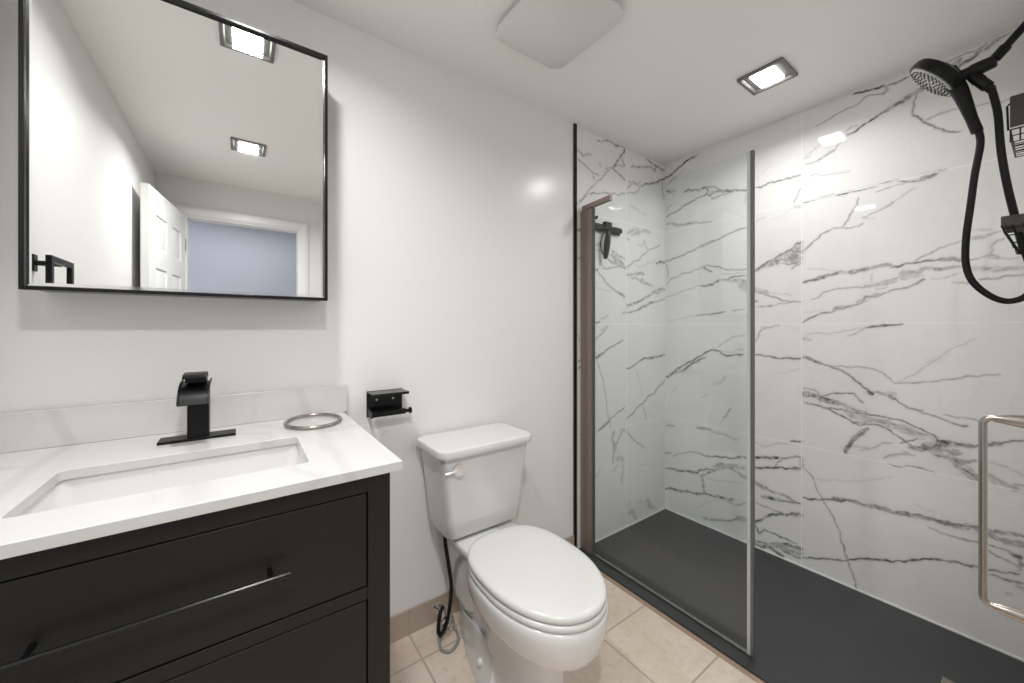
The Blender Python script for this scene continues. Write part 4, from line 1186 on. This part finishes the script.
# ------------------------------------------------------------------ hand shower
SX = -.42
def hand_shower():
    t = thing('shower_fixture', (SX, YC, 2.02), 'black shower arm with hose bracket on the shower end wall', 'shower arm')
    pts = spline([(SX, YC + .002, 2.115), (SX, -1.430, 2.100), (SX, -1.405, 2.070), (SX, -1.374, 2.032)], 6)
    obj('pipe', tube(B(), pts, .0105, 16), M['black'], t)
    obj('wall_flange', lathe(B(), (SX, YC + .0005, 2.117), (0, 1, -.2), [(.030, 0), (.029, .004), (.014, .010), (.011, .012)], 28), M['black'], t)
    d = (Vector((SX, -1.352, 2.006)) - Vector((SX, -1.384, 2.044))).normalized()
    obj('swivel_nut', lathe(B(), Vector((SX, -1.386, 2.046)), d, [(.0135, 0), (.0145, .003), (.0145, .034), (.011, .037), (.011, .047)], 16), M['black'], t, smooth=25)
    obj('bracket', lathe(B(), (SX, -1.368, 2.014), (0, 1, -.16), [(.014, 0), (.0185, .003), (.0205, .03), (.0205, .048), (.018, .052), (.018, .066)], 28), M['black'], t)
    obj('hose_outlet', lathe(B(), (SX, -1.322, 1.992), (0, -.5, -.85), [(.014, 0), (.0155, .025), (.0145, .03), (.0145, .058), (.0110, .062), (.011, .072)], 20), M['black'], t)
    h = thing('hand_shower', (SX, -1.25, 1.95), 'round black hand shower head held in the bracket on the shower arm', 'shower head')
    n = Vector((-.07, .76, -.65)).normalized(); c = Vector((SX, -1.2355, 2.0175))
    back = c - n * .0005
    prof = [(.070, -.001), (.0785, -.001), (.0810, .006), (.0805, .022), (.076, .030), (.060, .037), (.038, .043), (.026, .048), (.001, .049)]
    obj('head_shell', lathe(B(), back, -n, prof, 48), M['black'], h, smooth=35)
    fp = obj('spray_plate', lathe(B(), c, n, [(.0705, -.001), (.0705, .002), (.066, .004), (.001, .0045)], 48), M['nozzle_face'], h)
    u = n.cross(Vector((1, 0, 0))).normalized(); w = n.cross(u)
    bm = B()
    for rr, cnt in ((.062, 30), (.052, 24), (.041, 18), (.030, 12), (.018, 8), (.0, 1)):
        for k in range(cnt):
            a = 2 * math.pi * (k + .3 * (cnt % 4)) / cnt
            q = c + n * .0042 + (u * math.cos(a) + w * math.sin(a)) * rr
            cyl(bm, q, q + n * .0042, .0024, .0017, 8)
    obj('spray_nozzles', bm, M['rubber'], h, kind='stuff')
    p0 = c - n * .03 + Vector((0, -.035, -.018))
    pts = spline([(SX, -1.272, 2.010), (SX, -1.291, 1.970), (SX, -1.304, 1.925), (SX, -1.317, 1.87), (SX, -1.331, 1.812)], 6)
    m = len(pts)
    obj('grip', tube(B(), pts, [.024 - .0105 * min(1, (i / (m - 1)) * 1.25) for i in range(m)], 20), M['black'], h)
    obj('neck', tube(B(), [(SX, -1.300, 1.996), (SX, -1.284, 2.006), (SX, -1.268, 2.022)], [.017, .022, .03], 20), M['black'], h)
    hp = [(SX, -1.334, 1.814), (SX, -1.337, 1.77), (SX, -1.326, 1.68), (SX, -1.318, 1.59), (SX, -1.309, 1.49), (SX, -1.308, 1.405), (SX, -1.322, 1.345), (SX, -1.357, 1.297), (SX + .004, -1.392, 1.280),
          (SX + .010, -1.425, 1.300), (SX + .014, -1.432, 1.36), (SX + .012, -1.414, 1.45), (SX + .008, -1.400, 1.54), (SX, -1.386, 1.64), (SX, -1.376, 1.74), (SX, -1.371, 1.84), (SX, -1.366, 1.885), (SX, -1.3585, 1.931)]
    tag(obj('shower_hose', tube(B(), spline(hp, 8), .0088, 14), M['rubber']), 'long black shower hose hanging in a loop below the hand shower', 'hose')
hand_shower()

def caddies():
    def wire(bm, pts, r=.0016, closed=False): tube(bm, pts, r, 8, closed)
    # upper: wire basket with a dark panel
    t = thing('shower_caddy', (-.40, -1.42, 1.715), 'black wire shower caddy with dark panel, the upper one beside the hose', 'shower caddy', 'wire caddies on the shower end wall')
    x0, x1, y0, y1 = -.425, -.25, YC + .004, -1.3935
    obj('panel', bx(x0, x0 + .006, y0 + .001, y1 + .001, 1.797, 1.890), M['caddy_board'], t, bevel=.002)
    bm = B()
    for z, k in ((1.790, 0), (1.771, .003), (1.752, .006)):
        wire(bm, [(x0, y0, z), (x0, y1 - k, z), (x1, y1 - k, z), (x1, y0, z)], .0022 if z > 1.78 else .0016, True)
    for y in np.linspace(y0, y1, 4): wire(bm, [(x0, y, 1.79), (x0, y, 1.752)])
    for x in np.linspace(x0, x1, 8): wire(bm, [(x, y1, 1.79), (x, y1 - .005, 1.752), (x, y0, 1.752)])
    wire(bm, [(x0, y1 + .004, 1.790), (x0, y1 + .006, 1.862), (x0, y1 + .0005, 1.868)], .0024)
    obj('wire_basket', bm, M['black'], t)
    t = thing('shower_caddy', (-.51, -1.41, 1.41), 'black wire soap caddy with solid rim, the lower one over the hose', 'shower caddy', 'wire caddies on the shower end wall')
    x0, x1, y0, y1 = -.585, -.437, YC + .004, -1.3814
    bm = B(); z0, z1 = 1.481, 1.507
    box(bm, x0, x0 + .004, y0, y1, z0, z1); box(bm, x0 + .004, x1 - .004, y1 - .004, y1, z0, z1); box(bm, x1 - .004, x1, y0, y1, z0, z1)
    obj('rim', bm, M['caddy_board'], t, bevel=.001)
    bm = B(); yb = y1 - .028
    for z, k in ((1.474, .006), (1.434, .018), (1.414, .024)):
        wire(bm, [(x0 + k, y0, z), (x0 + k, y1 - k, z), (x1 - k, y1 - k, z), (x1 - k, y0, z)], .0018, True)
    for y in np.linspace(y0 + .01, y1, 4):
        f = (y - y0) / (y1 - y0); wire(bm, [(x0 + .001, y - .001, z0), (x0 + .024, y - .026 * f, 1.414)], .0022)
    for x in np.linspace(x0 + .02, x1 - .02, 7): wire(bm, [(x, y1 - .002, z0), (x, yb, 1.414), (x, y0, 1.414)])
    obj('wire_basket', bm, M['black'], t)
caddies()

bm = bx(-.44, -.33, -1.36, -1.25, .0002, .003)
for i in range(5):
    for j in range(5): box(bm, -.432 + i * .0205, -.432 + i * .0205 + .012, -1.352 + j * .0205, -1.352 + j * .0205 + .012, .003, .0036)
tag(obj('drain_cover', bm, M['nickel'], bevel=.0004), 'square metal drain cover in the dark shower floor', 'drain')
